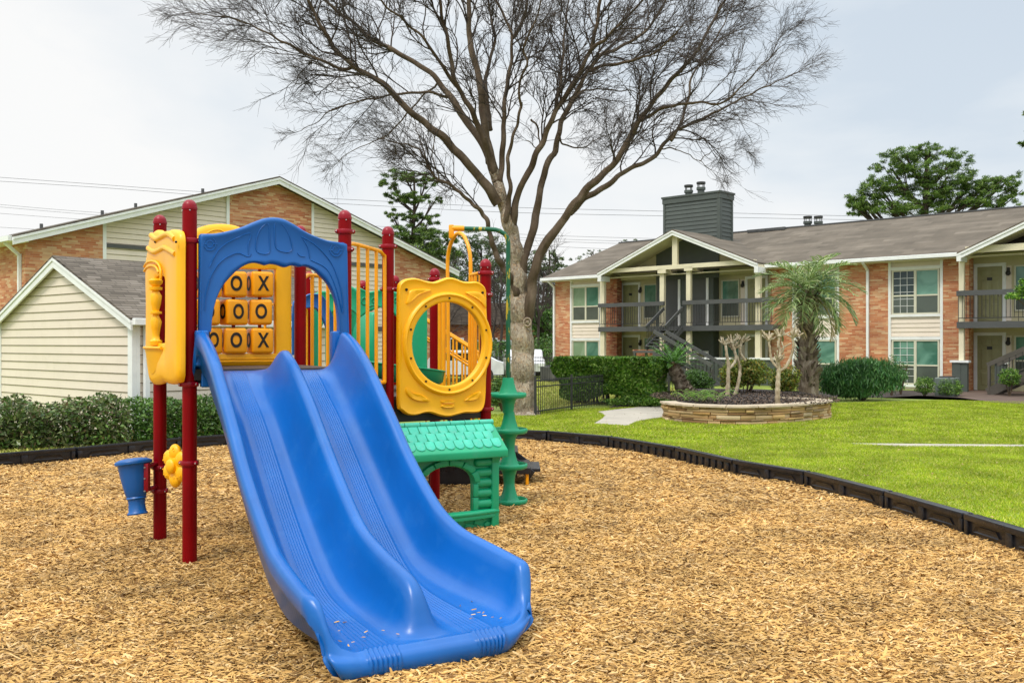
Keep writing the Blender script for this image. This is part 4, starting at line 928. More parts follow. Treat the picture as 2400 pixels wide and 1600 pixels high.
for sx in (-1,1):
    xe=Wg/2+sx*(Wg/2+ov); ze=ez+.10-ov*sl2
    roofslab(ga,[(Wg/2,-.16,az+.10),(xe,-.16,ze),(xe,Lg+.1,ze),(Wg/2,Lg+.1,az+.10)],.05,cellmat('garage_shingles',.30,.05,[(.10,.084,.065),(.145,.122,.095),(.18,.153,.122),(.12,.101,.079),(.21,.18,.145)],(.055,.046,.037),.22,rough=.95,bump=.4,axes='yz') if sx<0 else MATS['garage_shingles'])
    m=MB(); m.add([(Wg/2,-.15,az+.048),(xe,-.15,ze-.052),(xe,-.15,ze-.24),(Wg/2,-.15,az-.15),(Wg/2,-.11,az+.048),(xe,-.11,ze-.052),(xe,-.11,ze-.24),(Wg/2,-.11,az-.15)],[(0,1,2,3),(4,7,6,5),(0,4,5,1),(1,5,6,2),(2,6,7,3),(3,7,4,0)])
    m.add([(Wg/2,-.17,az+.05),(xe,-.17,ze-.05),(xe,-.17,ze-.11),(Wg/2,-.17,az-.01),(Wg/2,-.151,az+.05),(xe,-.151,ze-.05),(xe,-.151,ze-.11),(Wg/2,-.151,az-.01)],[(0,1,2,3),(4,7,6,5),(0,4,5,1),(1,5,6,2),(2,6,7,3),(3,7,4,0)])
    m.build('fascia',WHITE,ga)
m=MB(); m.box((Wg+ov-.01,-.12,ez-.13),(Wg+ov+.10,Lg+.1,ez+.0)); m.box((Wg,-.1,ez-.06),(Wg+ov-.012,Lg,ez-.03)); m.build('gutter',WHITE,ga,bevel=.012)
m=MB(); m.box((Wg+.04,.18,0),(Wg+.13,.28,ez-.12)); m.build('downspout',WHITE,ga,bevel=.008)
# ---------------------------------------------------------------- left gabled apartment block
u_=Vector((.68,.73,0)).normalized(); A_=(-15.5,29.9); bpn,bb=frame_thing('gabled_apartment_block','orange brick and cream siding gabled apartment block rising behind the garage','apartment building',A_,(A_[0]+u_.x*18.25,A_[1]+u_.y*18.25))
Wb=18.25; eb=5.2; ab=8.12; Lb=14
def top(x): return eb+(ab-eb)*(1-abs(x-Wb/2)/(Wb/2))
secs=[(0,bpn.uv(241,600)[0],'brick'),(bpn.uv(241,600)[0],bpn.uv(538,600)[0],'sid'),(bpn.uv(538,600)[0],bpn.uv(730,600)[0],'brick'),(bpn.uv(730,600)[0],bpn.uv(925,600)[0],'sid'),(bpn.uv(925,600)[0],Wb,'brick')]
zb1=bpn.uv(243,570)[1]; zb0=bpn.uv(243,579)[1]; zc1=bpn.uv(880,765)[1]; zc0=bpn.uv(880,776)[1]
for a,b,k in secs:
    mm=MB(); ts=[(a,0),(b,0),(b,top(b))]+([(Wb/2,ab)] if a<Wb/2<b else [])+[(a,top(a))]
    n=len(ts)
    d=0 if k=='brick' else .06
    mm.add([(x,d,z) for x,z in ts]+[(x,.25,z) for x,z in ts],[tuple(range(n)),tuple(range(n,2*n))[::-1]]+[(i,(i+1)%n,(i+1)%n+n,i+n) for i in range(n)])
    mm.build('wall',BRICK if k=='brick' else CREAM,bb)
    if k=='sid':
        def xr2(z,a=a,b=b):
            # sloping cut of the gable
            lim=Wb/2*(z-eb)/(ab-eb) if z>eb else 0
            lo=max(a+.02,lim) if a<Wb/2 else a+.02; hi=b-.02 if b<Wb/2 else min(b-.02,Wb-lim); return (lo,max(hi,lo))
        siding(xr2,.1,max(top(a),top(b))-.02,.185,lambda x,o,z:(x,.058-o,z),.014).build('lap_siding',CREAM,bb); lap_shadows(xr2,.1,max(top(a),top(b))-.02,.185,lambda x,o,z:(x,.058-o,z),.014,bb)
        for z0_,z1_ in ((zb0,zb1),(zc0,zc1)):
            mm=MB(); mm.box((a+.03,.0,z0_),(b-.03,.055,z1_)); mm.build('dark_band',CHARD,bb)
        for xx in ((a+.0,a+.12),(b-.12,b)):
            mm=MB(); mm.box((xx[0],-.012,0),(xx[1],.06,min(top(xx[0]),top(xx[1])))); mm.build('white_batten',WHITE,bb)
m=MB(); m.box((0,.251,0),(.22,Lb,eb)); m.build('wall',BRICK,bb)
m=MB(); m.box((Wb-.22,.251,0),(Wb,Lb,eb)); m.build('wall',BRICK,bb)
for sx in (-1,1):
    xe=Wb/2+sx*(Wb/2+.5); ze=eb+.22-.5*(ab-eb)/(Wb/2)
    roofslab(bb,[(Wb/2,-.4,ab+.22),(xe,-.4,ze),(xe,Lb+.3,ze),(Wb/2,Lb+.3,ab+.22)],.06,SHING if 0 else MATS['garage_shingles'])
    m=MB()
    for y0,y1,d0,d1 in ((-.39,-.34,.062,.30),(-.42,-.392,.062,.14)):
        m.add([(Wb/2,y0,ab+.22-d0),(xe,y0,ze-d0),(xe,y0,ze-d1),(Wb/2,y0,ab+.22-d1),(Wb/2,y1,ab+.22-d0),(xe,y1,ze-d0),(xe,y1,ze-d1),(Wb/2,y1,ab+.22-d1)],[(0,1,2,3),(4,7,6,5),(0,4,5,1),(1,5,6,2),(2,6,7,3),(3,7,4,0)])
    m.build('fascia',WHITE,bb)
m=MB(); m.box((-.62,-.30,eb-.12),(-.50,Lb,eb+.05)); m.box((-.5,-.3,eb-.12),(0,Lb,eb-.09)); m.build('gutter',WHITE,bb,bevel=.01)
m=MB(); m.box((-.11,.3,0),(-.005,.40,eb-.45)); m.bar((-.06,.35,eb-.5),(-.5,.35,eb-.12),.1,.1); m.build('downspout',WHITE,bb,bevel=.01)
for x,y in ((1.6,3),(3.4,2.2),(5.2,3.4),(7,1.6)):
    z=top(x)+.22; m=MB(); m.tube([(x,y,z-.1),(x,y,z+.16)],.06,8); m.build('roof_vent',CHARD,bb)
# ---------------------------------------------------------------- right apartment building
A_=(2.25,49.0); ud=Vector((.73,-.683,0)).normalized(); apn,AB=frame_thing('apartment_building','long two-storey orange brick apartment building with dark chimney and gabled balcony porches','apartment building',A_,(A_[0]+ud.x*30,A_[1]+ud.y*30))
X=lambda px,y=0: apn.uv(px,700,y)[0]
Z=lambda px,py,y=0: apn.uv(px,py,y)[1]
E_=5.18; Lt=36.0; PX0,PX1=X(1411),X(1809); QX0=X(2249)
def AX(name,mat,x0,y0,z0,x1,y1,z1,par=None,bevel=0):
    m=MB(); m.box((x0,y0,z0),(x1,y1,z1)); return m.build(name,mat,par or AB,bevel=bevel)
# brick piers of the front wall (x0,x1)
bays=[(X(1336.5),X(1409)),(X(1857),X(1967)),(X(2082),X(2210))]
AX('wall',BRICK,0,0,0,bays[0][0],.25,E_); AX('wall',BRICK,PX1,0,0,bays[1][0],.25,E_); AX('wall',BRICK,bays[1][1],0,0,bays[2][0],.25,E_); AX('wall',BRICK,bays[2][1],0,0,QX0,.25,E_)
AX('wall',BRICK,0,.251,0,.25,12.5,E_)
m=MB(); m.add([(0,.0,E_),(0,12.5,E_),(0,6.25,7.55),(.2,.0,E_),(.2,12.5,E_),(.2,6.25,7.55)],[(0,2,1),(3,4,5),(0,1,4,3),(1,2,5,4),(2,0,3,5)]); m.build('gable_wall',CREAM,AB)
# bricked returns with corbelled joints beside the bays
def window(x0,x1,z0,z1,y,cols,grid=0,split=True,par=None,mats=(GLG,GLG),mid=.45,fw=.055):
    fr=MB(); t=fw
    fr.box((x0,y-.05,z0),(x0+t,y+.02,z1)); fr.box((x1-t,y-.05,z0),(x1,y+.02,z1)); fr.box((x0+t,y-.05,z0),(x1-t,y+.02,z0+t)); fr.box((x0+t,y-.05,z1-t),(x1-t,y+.02,z1))
    zm=z0+(z1-z0)*mid; n=cols; w_=(x1-x0)/n
    for k in range(1,n): fr.box((x0+k*w_-.05,y-.048,z0+t),(x0+k*w_+.05,y+.02,z1-t))
    for k in range(n):
        a=x0+k*w_+(.05 if k else t); b=x0+(k+1)*w_-(.05 if k<n-1 else t)
        if split: fr.box((a,y-.04,zm-.03),(b,y+.02,zm+.03))
    o=fr.build('window',FRAMEW,par or AB)
    for k in range(n):
        a=x0+k*w_+(.05 if k else t); b=x0+(k+1)*w_-(.05 if k<n-1 else t)
        g=MB(); g.box((a,y-.012,z0+t),(b,y,z1-t)); g.build('pane',mats[k%len(mats)],o)
        if split:
            s_=MB(); s_.box((a,y-.02,z0+t),(b,y-.013,zm-.03)); s_.build('insect_screen',GLS,o)
        if grid and k in (grid if isinstance(grid,tuple) else (0,)):
            s_=MB()
            for q in range(1,3): s_.box((a+(b-a)*q/3-.007,y-.032,z0+t),(a+(b-a)*q/3+.007,y-.022,z1-t))
            for q in range(1,6): 
                zz=z0+t+(z1-z0-2*t)*q/6
                if abs(zz-zm)>.1: s_.box((a,y-.033,zz-.008),(b,y-.0225,zz+.008))
            s_.build('glazing_bar',WHITE,o)
    return o
wz=[(Z(2150,901),Z(2150,796)),(Z(2150,736),Z(2150,631))]
for bi,(a,b) in enumerate(bays):
    AX('wall',CREAM,a,.06,0,b,.25,E_)
    siding(lambda z:(a+.1,b-.1),wz[0][1]+.14,wz[1][0]-.10,.17,lambda x,o,z:(x,.058-o,z),.024).build('lap_siding',CREAM,AB)
    siding(lambda z:(a+.1,b-.1),.1,wz[0][0]-.12,.17,lambda x,o,z:(x,.058-o,z),.024).build('lap_siding',CREAM,AB)
    m=MB(); m.box((a,-.02,0),(a+.1,.06,E_-.02)); m.box((b-.1,-.02,0),(b,.06,E_-.02))
    for z0,z1 in wz: m.box((a+.1,-.015,z1),(b-.1,.058,z1+.12)); m.box((a+.1,-.015,z0-.10),(b-.1,.058,z0))
    m.build('white_batten',WHITE,AB)
    for fl,(z0,z1) in enumerate(wz):
        ms={0:(GLG,GLG),1:(GLG,GLG),2:((GLD,GLG) if fl else (GLG,GLG))}[bi]
        if bi==0: ms=(GLB,GLG)
        window(a+.14,b-.14,z0,z1,.05,2,grid=((0,) if bi==2 else 0),mats=ms,mid=.42 if fl else .43)
# main roof
RZ=7.62; sl3=(RZ-E_-.1)/6.75
ROOFM=SHINGF
roofslab(AB,[(-.45,-.5,E_+.10),(Lt,-.5,E_+.10),(Lt,6.25,RZ),(-.45,6.25,RZ)],.07,ROOFM); roofslab(AB,[(-.45,13,E_+.1),(-.45,6.25,RZ-.001),(Lt,6.25,RZ-.001),(Lt,13,E_+.1)],.07,ROOFM)
rd=MB(); rd.bar((-.45,6.25,RZ+.0),(Lt,6.25,RZ+.0),.3,.06); rd.build('ridge_vent',CHARD,AB)
m=MB(); g1=X(1400,-1.2); g2=X(1776,-1.2); m.box((-.5,-.64,E_-.08),(g1,-.52,E_+.07)); m.box((g2,-.64,E_-.08),(X(2243,-1.2),-.52,E_+.07)); m.build('gutter',WHITE,AB,bevel=.015)
m=MB(); m.box((-.45,-.51,E_-.12),(Lt,-.0,E_-.09)); m.build('soffit',CREAMP,AB)
m=MB(); m.add([(-.47,-.5,E_+.02),(-.47,6.25,RZ-.08),(-.47,6.25,RZ-.26),(-.47,-.5,E_-.16),(-.44,-.5,E_+.02),(-.44,6.25,RZ-.08),(-.44,6.25,RZ-.26),(-.44,-.5,E_-.16)],[(0,1,2,3),(4,7,6,5),(0,4,5,1),(1,5,6,2),(2,6,7,3),(3,7,4,0)]); m.build('fascia',WHITE,AB)
for px,nm in ((1291,0),(2035,1)):
    m=MB(); x=-.02 if nm==0 else X(2035); m.box((x-.05,-.11,0),(x+.05,-.01,E_-.35)); m.bar((x,-.06,E_-.38),(x,-.55,E_-.1),.1,.08); m.build('downspout',WHITE,AB,bevel=.01)
# flue pipes
def flue(x,y,z,h,par):
    m=MB(); m.tube([(x,y,z),(x,y,z+h)],.17,14); m.tube([(x,y,z+h-.12),(x,y,z+h)],.22,14); o=m.build('flue_pipe',CHAR,par,smooth=40)
    m=MB(); m.tube([(x,y,z+h+.16),(x,y,z+h+.26)],.22,14); 
    for a in range(4): m.bar((x+.18*math.cos(a*1.57),y+.18*math.sin(a*1.57),z+h),(x+.18*math.cos(a*1.57),y+.18*math.sin(a*1.57),z+h+.16),.03,.03)
    m.build('flue_cap',IRON if par is AB else IRON,par,smooth=40)
for px in (1893,1918):
    x,z=apn.uv(px,535,7.2); flue(x,7.2,RZ-.5,Z(px,512,7.2)-RZ+.35,AB)
for px in (1768,1790,1812,1834): 
    x,_=apn.uv(px,545,6.1); m=MB(); m.box((x-.25,5.8,RZ-.12),(x+.25,6.1,RZ+.02)); m.build('roof_vent',CHARD,AB)
# chimney
yc=2.0; cx0,cx1=X(1556,yc),X(1687,yc); ctz=Z(1687,450,yc)
m=MB(); m.box((cx0,yc,E_),(cx1,yc+1.15,ctz)); ch=m.build('chimney',CHAR,AB)
siding(lambda z:(cx0+.1,cx1-.14),5.4,ctz-.28,.20,lambda x,o,z:(x,yc-o,z),.03).build('lap_siding',CHAR,ch)
siding(lambda z:(yc+.14,yc+1.03),5.4,ctz-.28,.20,lambda x,o,z:(cx1+o,x,z),.03).build('lap_siding',CHAR,ch)
m=MB(); m.box((cx0-.06,yc-.06,ctz-.28),(cx1+.07,yc+1.22,ctz-.02)); m.box((cx0-.10,yc-.10,ctz-.02),(cx1+.11,yc+1.26,ctz+.07))
m.box((cx0-.02,yc-.045,E_),(cx0+.1,yc,ctz-.28)); m.box((cx1-.14,yc-.045,E_),(cx1+.04,yc,ctz-.28)); m.box((cx1,yc,E_),(cx1+.045,yc+.14,ctz-.28)); m.box((cx1,yc+1.03,E_),(cx1+.045,yc+1.17,ctz-.28)); m.build('chimney_trim',CHAR,ch)
for px,py in ((1614,430),(1643,423)):
    x=X(px,yc+.5); flue(x,yc+.5,ctz+.05,Z(px,py+14,yc+.5)-ctz-.1,ch)
# ---- porches
def door(x0,x1,z0,z1,y,col,par=AB,panels=True,num=None,trim=WHITE):
    m=MB(); m.box((x0-.12,y-.05,z0-.02),(x0,y,z1)); m.box((x1,y-.05,z0-.02),(x1+.12,y,z1)); m.box((x0-.12,y-.05,z1),(x1+.12,y,z1+.12)); m.build('door_frame',trim,par)
    m=MB(); m.box((x0,y-.02,z0),(x1,y,z1)); d=m.build('door',col,par)
    if panels:
        w_=x1-x0; h=z1-z0; m=MB()
        for a,b in ((.14,.44),(.56,.86)):
            for c,e in ((.08,.32),(.38,.76),(.82,.94)):
                pa,pb,pc,pd=x0+w_*a,x0+w_*b,z0+h*c,z0+h*e
                m.add([(pa,y-.021,pc),(pb,y-.021,pc),(pb,y-.021,pd),(pa,y-.021,pd),(pa+.04,y-.034,pc+.04),(pb-.04,y-.034,pc+.04),(pb-.04,y-.034,pd-.04),(pa+.04,y-.034,pd-.04)],[(0,1,5,4),(1,2,6,5),(2,3,7,6),(3,0,4,7),(4,5,6,7)])
        m.build('door_panel',col,d)
        m=MB(); m.ico((x1-.09,y-.05,z0+h*.46),.035,1); m.build('door_handle',STEEL,d)
        m=MB(); m.box(((x0+x1)/2-.09,y-.045,z0+h*.745),((x0+x1)/2+.09,y-.035,z0+h*.80)); q=m.build('number_plate',IRON,d)
    return d
def lamp(x,y,z):
    m=MB(); m.box((x-.05,y-.03,z-.02),(x+.05,y,z+.18)); m.tube([(x,y-.06,z+.16),(x,y-.06,z-.02)],.045,10); m.ico((x,y-.08,z-.03),.09,2,(1,1,1.1)); m.build('wall_lamp',IRON,AB,smooth=50)
yr=.85; yf=-.95
# recess shell: back walls, ceiling, floor slab of the balcony
def recess(x0,x1,mat=TANC):
    AX('porch_wall',mat,x0,yr,0,x1,yr+.2,E_+.1); AX('porch_ceiling',mat,x0,-.02,2.50,x1,yr,2.56)
recess(PX0,PX1); AX('porch_wall',BRICK,PX0-.001,.251,0,PX0+.2,yr,E_); AX('porch_wall',BRICK,PX1-.2,.251,0,PX1,yr,E_)
# brick returns visible inside the porch
a,b=X(1418,.1),X(1446,.1); AX('brick_pier',REDBR,a,.1,0,b,.5,E_-.1)
# charcoal centre core
c0,c1=X(1538,.35),X(1672,.35); AX('stair_core_wall',CHAR,c0,.35,0,c1,yr-.002,E_+.8)
for (pa,pb) in ((1558,1590),(1622,1656)):
    xa,xb=X(pa,.35),X(pb,.35); door(xa,xb,2.72,Z(pa,652,.35),.35,CHARD,panels=False); 
door(X(1622,.35),X(1656,.35),.12,Z(1622,828,.35)+.0,.35,OLIVE,panels=False)
for fl,(zf) in enumerate((.12,2.72)):
    zt=zf+2.05
    door(X(1461,yr),X(1497,yr),zf,zt,yr,OLIVE); lamp(X(1502,yr),yr,zf+1.75)
    window(X(1510,yr),X(1541,yr),zf+.35,zt+.0,yr-.01,1,mats=(GLG,)); 
    window(X(1692,yr),X(1734,yr),zf+.35,zt,yr-.01,1,mats=(GLG,)); lamp(X(1742,yr),yr,zf+1.8); door(X(1753,yr),X(1795,yr),zf,zt,yr,OLIVE)
    siding(lambda z:(X(1736,yr),X(1748,yr)),zf,zt,.17,lambda x,o,z:(x,yr-o,z),.02).build('lap_siding',CREAM,AB)
# second porch (right edge)
QX1=QX0+9.5; recess(QX0,QX1); AX('porch_wall',BRICK,QX0-.001,.251,0,QX0+.2,yr,E_)
a,b=X(2262,.1),X(2271,.1); AX('brick_pier',BRICK,a-.25,.1,0,b,.6,E_-.1)
for fl,zf in enumerate((.12,2.72)):
    zt=zf+2.05; door(X(2291,yr),X(2350,yr),zf,zt,yr,OLIVE); lamp(X(2364,yr),yr,zf+1.8); window(X(2378,yr),X(2378,yr)+1.5,zf+.35,zt,yr-.01,1,mats=(GLG,))
    siding(lambda z:(X(2272,yr),X(2283,yr)),zf,zt,.17,lambda x,o,z:(x,yr-o,z),.02).build('lap_siding',CREAM,AB)
    siding(lambda z:(X(2357,yr),X(2371,yr)),zf,zt,.17,lambda x,o,z:(x,yr-o,z),.02).build('lap_siding',CREAM,AB)
# balconies
def balcony(x0,x1,gap,fx=(0,0)):
    zt=Z(1700,762,yf); zb_=Z(1700,774.5,yf)
    m=MB(); m.box((x0,yf,zb_),(x1,yf+.06,zt)); m.box((x0,yf+.06,zb_),(x0+.06,0,zt)); m.box((x1-.06,yf+.06,zb_),(x1,0,zt)); m.box((x0+.06,yf+.06,zt-.10),(x1-.06,yr,zt-.03)); o=m.build('balcony_deck',CHARD,AB)
    r0,r1=Z(1700,711,yf),Z(1700,701,yf)
    segs=[(x0,gap[0]),(gap[1],x1)] if gap else [(x0,x1)]
    for a,b in segs:
        m=MB(); m.box((a,yf-.03,r0+.0),(b,yf+.07,r1)); m.build('balcony_top_rail',CHARD,AB)
        m=MB(); m.box((a+.05,yf+.0,zt+.12),(b-.05,yf+.03,zt+.15)); rr=m.build('balcony_rail',IRON,AB)
        n=int((b-a)/.135)
        for k in range(n+1):
            x=a+.06+(b-a-.12)*k/n; m=MB(); m.box((x-.009,yf+.006,zt+(.0 if k%5==0 else .12)),(x+.009,yf+.024,r0)); m.build('baluster',IRON,rr)
    m=MB()
    for xx in (x0,x1-.06): m.box((xx,yf+.07,r0),(xx+.06,0,r1))
    m.build('balcony_top_rail',CHARD,AB)
BX0,BX1=X(1402,yf),X(1812,yf); GAP=(X(1556,yf),X(1600,yf)); balcony(BX0,BX1,GAP); CX0=X(2242,yf); balcony(CX0,CX0+9.5,None)
# columns, beams, gables
def column(px0,px1,py_top,y=yf+.12,z0=0): 
    x0,x1=X(px0,y),X(px1,y); return AX('porch_column',CREAMP,x0,y,z0,x1,y+.16,Z(px0,py_top,y))
for a,b,t in ((1406.5,1416,640),(1546,1556,632),(1608,1618,628),(1769.5,1781.5,625)): column(a,b,t)
column(2247,2258.5,604)
for a,b,t in ((1541,1560,632),(1603,1622,626)):
    x0,x1=X(a,yf),X(b,yf); AX('column_bracket',CREAMP,x0,yf,Z(a,t+9,yf),x1,0,Z(a,t-1,yf))
def gable(pl,pr,pyl,apx,apy,pyr,yg=-1.2,ridge_end=6.0,beam=None,xr_=None):
    xl=X(pl,yg); xrr=X(pr,yg) if xr_ is None else xr_; xm=X(apx,yg) if xr_ is None else (xl+xrr)/2
    zl=Z(pl,pyl,yg); za=Z(apx,apy,yg) if xr_ is None else zl+(xm-xl)*beam
    for sx,xe in ((-1,xl),(1,xrr)):
        o=roofslab(AB,[(xm,yg,za),(xe,yg,zl),(xe,.3,zl),(xm,ridge_end,za)],.06,MATS['garage_shingles'] if 0 else SHINGF)
        m=MB()
        for y0,y1,d0,d1 in ((yg+.0,yg+.05,.062,.27),(yg-.03,yg-.002,.062,.13)):
            m.add([(xm,y0,za-d0),(xe,y0,zl-d0),(xe,y0,zl-d1),(xm,y0,za-d1),(xm,y1,za-d0),(xe,y1,zl-d0),(xe,y1,zl-d1),(xm,y1,za-d1)],[(0,1,2,3),(4,7,6,5),(0,4,5,1),(1,5,6,2),(2,6,7,3),(3,7,4,0)])
        m.build('fascia',WHITE,AB)
        m=MB(); s=(za-zl)/(xm-xe)
        m.add([(xm,yg+.06,za-.08),(xe,yg+.06,zl-.08),(xe,.0,zl-.08),(xm,yr,za-.08),(xm,yg+.06,za-.2),(xe,yg+.06,zl-.2),(xe,.0,zl-.2),(xm,yr,za-.2)],[(0,1,2,3),(4,7,6,5),(0,4,5,1),(1,5,6,2),(2,6,7,3),(3,7,4,0)]); m.build('soffit',CREAMP,AB)
    return xl,xrr,xm,zl,za
xl,xrr,xm,zl,za=gable(1400,1775,638,1575.5,537,618)
# tympanum set back above the beam
m=MB(); yt=.30; m.add([(xl+.3,yt,E_-.2),(xrr-.3,yt,E_-.2),(xrr-.3,yt,zl),(xm,yt,za-.1),(xl+.3,yt,zl),(xl+.3,yt+.05,E_-.2),(xrr-.3,yt+.05,E_-.2),(xrr-.3,yt+.05,zl),(xm,yt+.05,za-.1),(xl+.3,yt+.05,zl)],[(0,1,2,3,4),(5,9,8,7,6),(0,5,6,1)]); m.build('gable_wall',TANC,AB)
a,b=X(1538,.25),X(1685,.25); m=MB(); zz0=E_-.3
zt=lambda x: zl+(za-zl)*(1-abs(x-xm)/(xm-xl))-.12
m.prism([(a,zz0),(b,zz0),(b,zt(b)),(xm,zt(xm)),(a,zt(a))],.24,.29,lambda x,y,z:(x,y,z)); m.build('dark_gable_panel',CHAR,AB)
bt=Z(1600,619,yf); bb_=Z(1600,629,yf); AX('porch_beam',CREAMP,X(1425,yf),yf,bb_,X(1770,yf),yf+.15,bt)
AX('king_post',CREAMP,X(1575,yf),yf+.01,bt,X(1587,yf),yf+.14,Z(1580,545,yf))
AX('corner_block',WHITE,X(1401,-1.2),-1.22,zl-.45,X(1409,-1.2),-.5,zl-.2); AX('corner_block',WHITE,X(1768,-1.2),-1.22,zl-.45,X(1777,-1.2),-.5,zl-.2)
s2=(Z(2400,517,-1.2)-Z(2243,592,-1.2))/(X(2400,-1.2)-X(2243,-1.2))
xl2=X(2242,-1.2); gable(2242,0,592,0,0,0,xr_=xl2+9.6,beam=s2*1.0)
zb2=Z(2340,589,yf); AX('porch_beam',CREAMP,X(2262,yf),yf,zb2,xl2+9,yf+.15,zb2+.24); AX('corner_block',WHITE,X(2242,-1.2),-1.22,zl-.45,X(2252,-1.2),-.5,zl-.2)
m=MB(); yt=.3; m.box((QX0+.1,yt,E_-.1),(QX0+9,yt+.05,E_+1.5)); 
# low walls with white caps and the brick pillar
def lowwall(pa,pb,pyt,y,mat=CHAR,h=None):
    x0,x1=X(pa,y),X(pb,y); zt=Z(pa,pyt,y); o=AX('low_wall',mat,x0,y,0,x1,y+.18,zt-.08); AX('wall_cap',WHITE,x0-.06,y-.06,zt-.08,x1+.06,y+.24,zt,o); 
    for k in range(int((x1-x0)/.3)): AX('groove_board',mat,x0+.05+k*.3,y-.018,.05,x0+.3+k*.3,y-.002,zt-.1,o)
lowwall(1618,1711,837,-.9); lowwall(1757,1817,838,-.9); lowwall(1393,1440,836,-.9); lowwall(1455,1480,836,-.9); lowwall(2231,2267,844,-1.0); lowwall(2331,2358,847,-.6)
x0,x1=X(1486,-1.4),X(1533,-1.4); bpil=AX('brick_pillar',REDBR,x0,-1.4,0,x1,-1.0,Z(1500,823,-1.4)); AX('soldier_course',REDBR,x0-.05,-1.45,Z(1500,823,-1.4),x1+.05,-.95,Z(1500,819,-1.4),bpil)
# stair flights at the first porch
def flight(p,q,wv,n,mat,rail=True,th=.22,railh=.95):
    p=Vector(p);q=Vector(q);wv=Vector(wv); st=thing_part=None
    m=MB()
    for e in (0,1): m.bar(p+wv*e,q+wv*e,.05,th)
    o=m.build('stair_stringer',CHARD if mat is None else mat,AB)
    for k in range(n):
        t=(k+.5)/n; c=p.lerp(q,t); d=(q-p); d.z=0; d=d.normalized()*.15
        s_=MB(); s_.add([c-d,c+d,c+d+wv,c-d+wv,c-d+Vector((0,0,.05)),c+d+Vector((0,0,.05)),c+d+wv+Vector((0,0,.05)),c-d+wv+Vector((0,0,.05))],[(0,3,2,1),(4,5,6,7),(0,1,5,4),(1,2,6,5),(2,3,7,6),(3,0,4,7)]); s_.build('stair_tread',CHARD if mat is None else mat,o)
    if rail:
        for e in (0,1):
            h=Vector((0,0,railh)); m=MB(); m.bar(p+wv*e+h,q+wv*e+h,.06,.15); m.bar(p+wv*e+h*.3,q+wv*e+h*.3,.025,.03); r=m.build('stair_handrail',CHARD if mat is None else mat,AB)
            for k in range(n*2):
                c=p.lerp(q,(k+.5)/(n*2))+wv*e; s_=MB(); s_.bar(c+h*.1,c+h*.98,.02,.02); s_.build('baluster',IRON,r)
    return o
gx0,gx1=GAP; dz=Z(1700,764,yf)
land=1.55; yl=yf-2.3; lx0=X(1537,yl); 
flight((gx0,yf,dz-.1),(gx0-.0,yl+.9,land+.1),(gx1-gx0,0,0),6,None)
m=MB(); m.box((gx0-.1,yl,land-.1),(gx1+.1,yl+.95,land)); m.build('stair_landing',CHARD,AB)
for xx in (gx0,gx1):
    for yy in (yl+.03,yl+.9): m=MB(); m.bar((xx,yy,0),(xx,yy,land-.1),.09,.09); m.build('stair_post',CHARD,AB)
flight((gx1,yl,land-.1),(gx1+2.9,yl,.0),(0,.95,0),8,None)
# second porch stair, brown stringers
x0=X(2314,-2.4); flight((x0,-2.4,.18),(x0+3.2,-2.4,1.75),(0,1.1,0),8,BRNP,th=.3,railh=.95)
m=MB(); m.bar((x0+.05,-2.4,.1),(x0+.05,-2.4,1.15),.07,.07); m.build('newel_post',BRNP,AB)
# ---------------------------------------------------------------- far block behind the fence and vehicles
fb=thing('distant_brick_block','distant low red brick block glimpsed under the far trees','building',(0,78,0))
m=MB(); m.box((-9,0,0),(4.5,8,3.4)); m.build('wall',REDBR,fb)
m=MB(); m.prism([(-9.6,3.4),(5.1,3.4),(3.2,5.2),(-7.7,5.2)],-.5,8.5,lambda x,y,z:(x,y,z)); m.build('roof',SHING,fb)
for x in (-8,-5.2,-2.4,.4,2.9):
    m=MB(); m.box((x,-.08,.9),(x+1.2,-.01,2.3)); o=m.build('window',WHITE,fb); m=MB(); m.box((x+.1,-.1,1),(x+1.1,-.081,2.2)); m.build('pane',GLD,o)
def car(label,loc,rz,mat,van=False):
    t=thing('parked_van' if van else 'parked_car',label,'van' if van else 'car',loc,rz,'vehicles parked beyond the iron fence')
    h=2.0 if van else 1.45
    side=[(-2.2,.35),(-2.25,.75),(-2.05,.95),(-1.35 if not van else -1.7,1.0 if not van else 1.15),(-.7 if not van else -1.2,h),(1.1 if not van else 2.0,h),(1.95 if not van else 2.18,1.0),(2.25,.9),(2.25,.35)]
    m=MB(); L_=[]
    for y,k in ((-.9,.97),(-.82,1),(.82,1),(.9,.97)): L_.append([(x*k,y,.35+(z-.35)*k) for x,z in side])
    m.loops(L_); m.add(L_[0],[tuple(range(len(side)))]); m.add(L_[-1],[tuple(range(len(side)))[::-1]]); b=m.build('body',mat,t,smooth=30)
    m=MB()
    for y in (-.905,.905):
        for (a,c) in ((-1.15,-.1),(0,1.2)):
            m.box((a if not van else a-.3,min(y,y*.99),1.0 if not van else 1.2),(c,max(y,y*.99),h-.12))
        m.build('side_window',GLD,b)
    for x in (-1.4,1.4):
        for y in (-.92,.92):
            w_=MB(); w_.tube([(x,y-.11,.33),(x,y+.11,.33)],.33,18); o=w_.build('wheel',IRON,t,smooth=40)
            w_=MB(); w_.tube([(x,y-.125,.33),(x,y+.125,.33)],.19,14); w_.build('rim',STEEL,o,smooth=40)
    m=MB(); 
    for y in (-.68,.68): m.box((-2.27,y-.15,.62),(-2.2,y+.15,.76))
    m.build('headlight',WHITE,t)
wp_=plain('white_car_paint',(.7,.7,.72),.25,coat=.6); gp_=plain('grey_van_paint',(.35,.37,.40),.3,coat=.5)
car('white parked car seen through the yellow round-window panel',(-2.7,43.5,.1),R(8),wp_); car('pale grey parked van just left of the bare tree trunk',(-1.5,74,.1),R(12),gp_,True); car('white parked car beyond the pod climber behind two fences',(.6,49.5,.1),R(95),wp_)
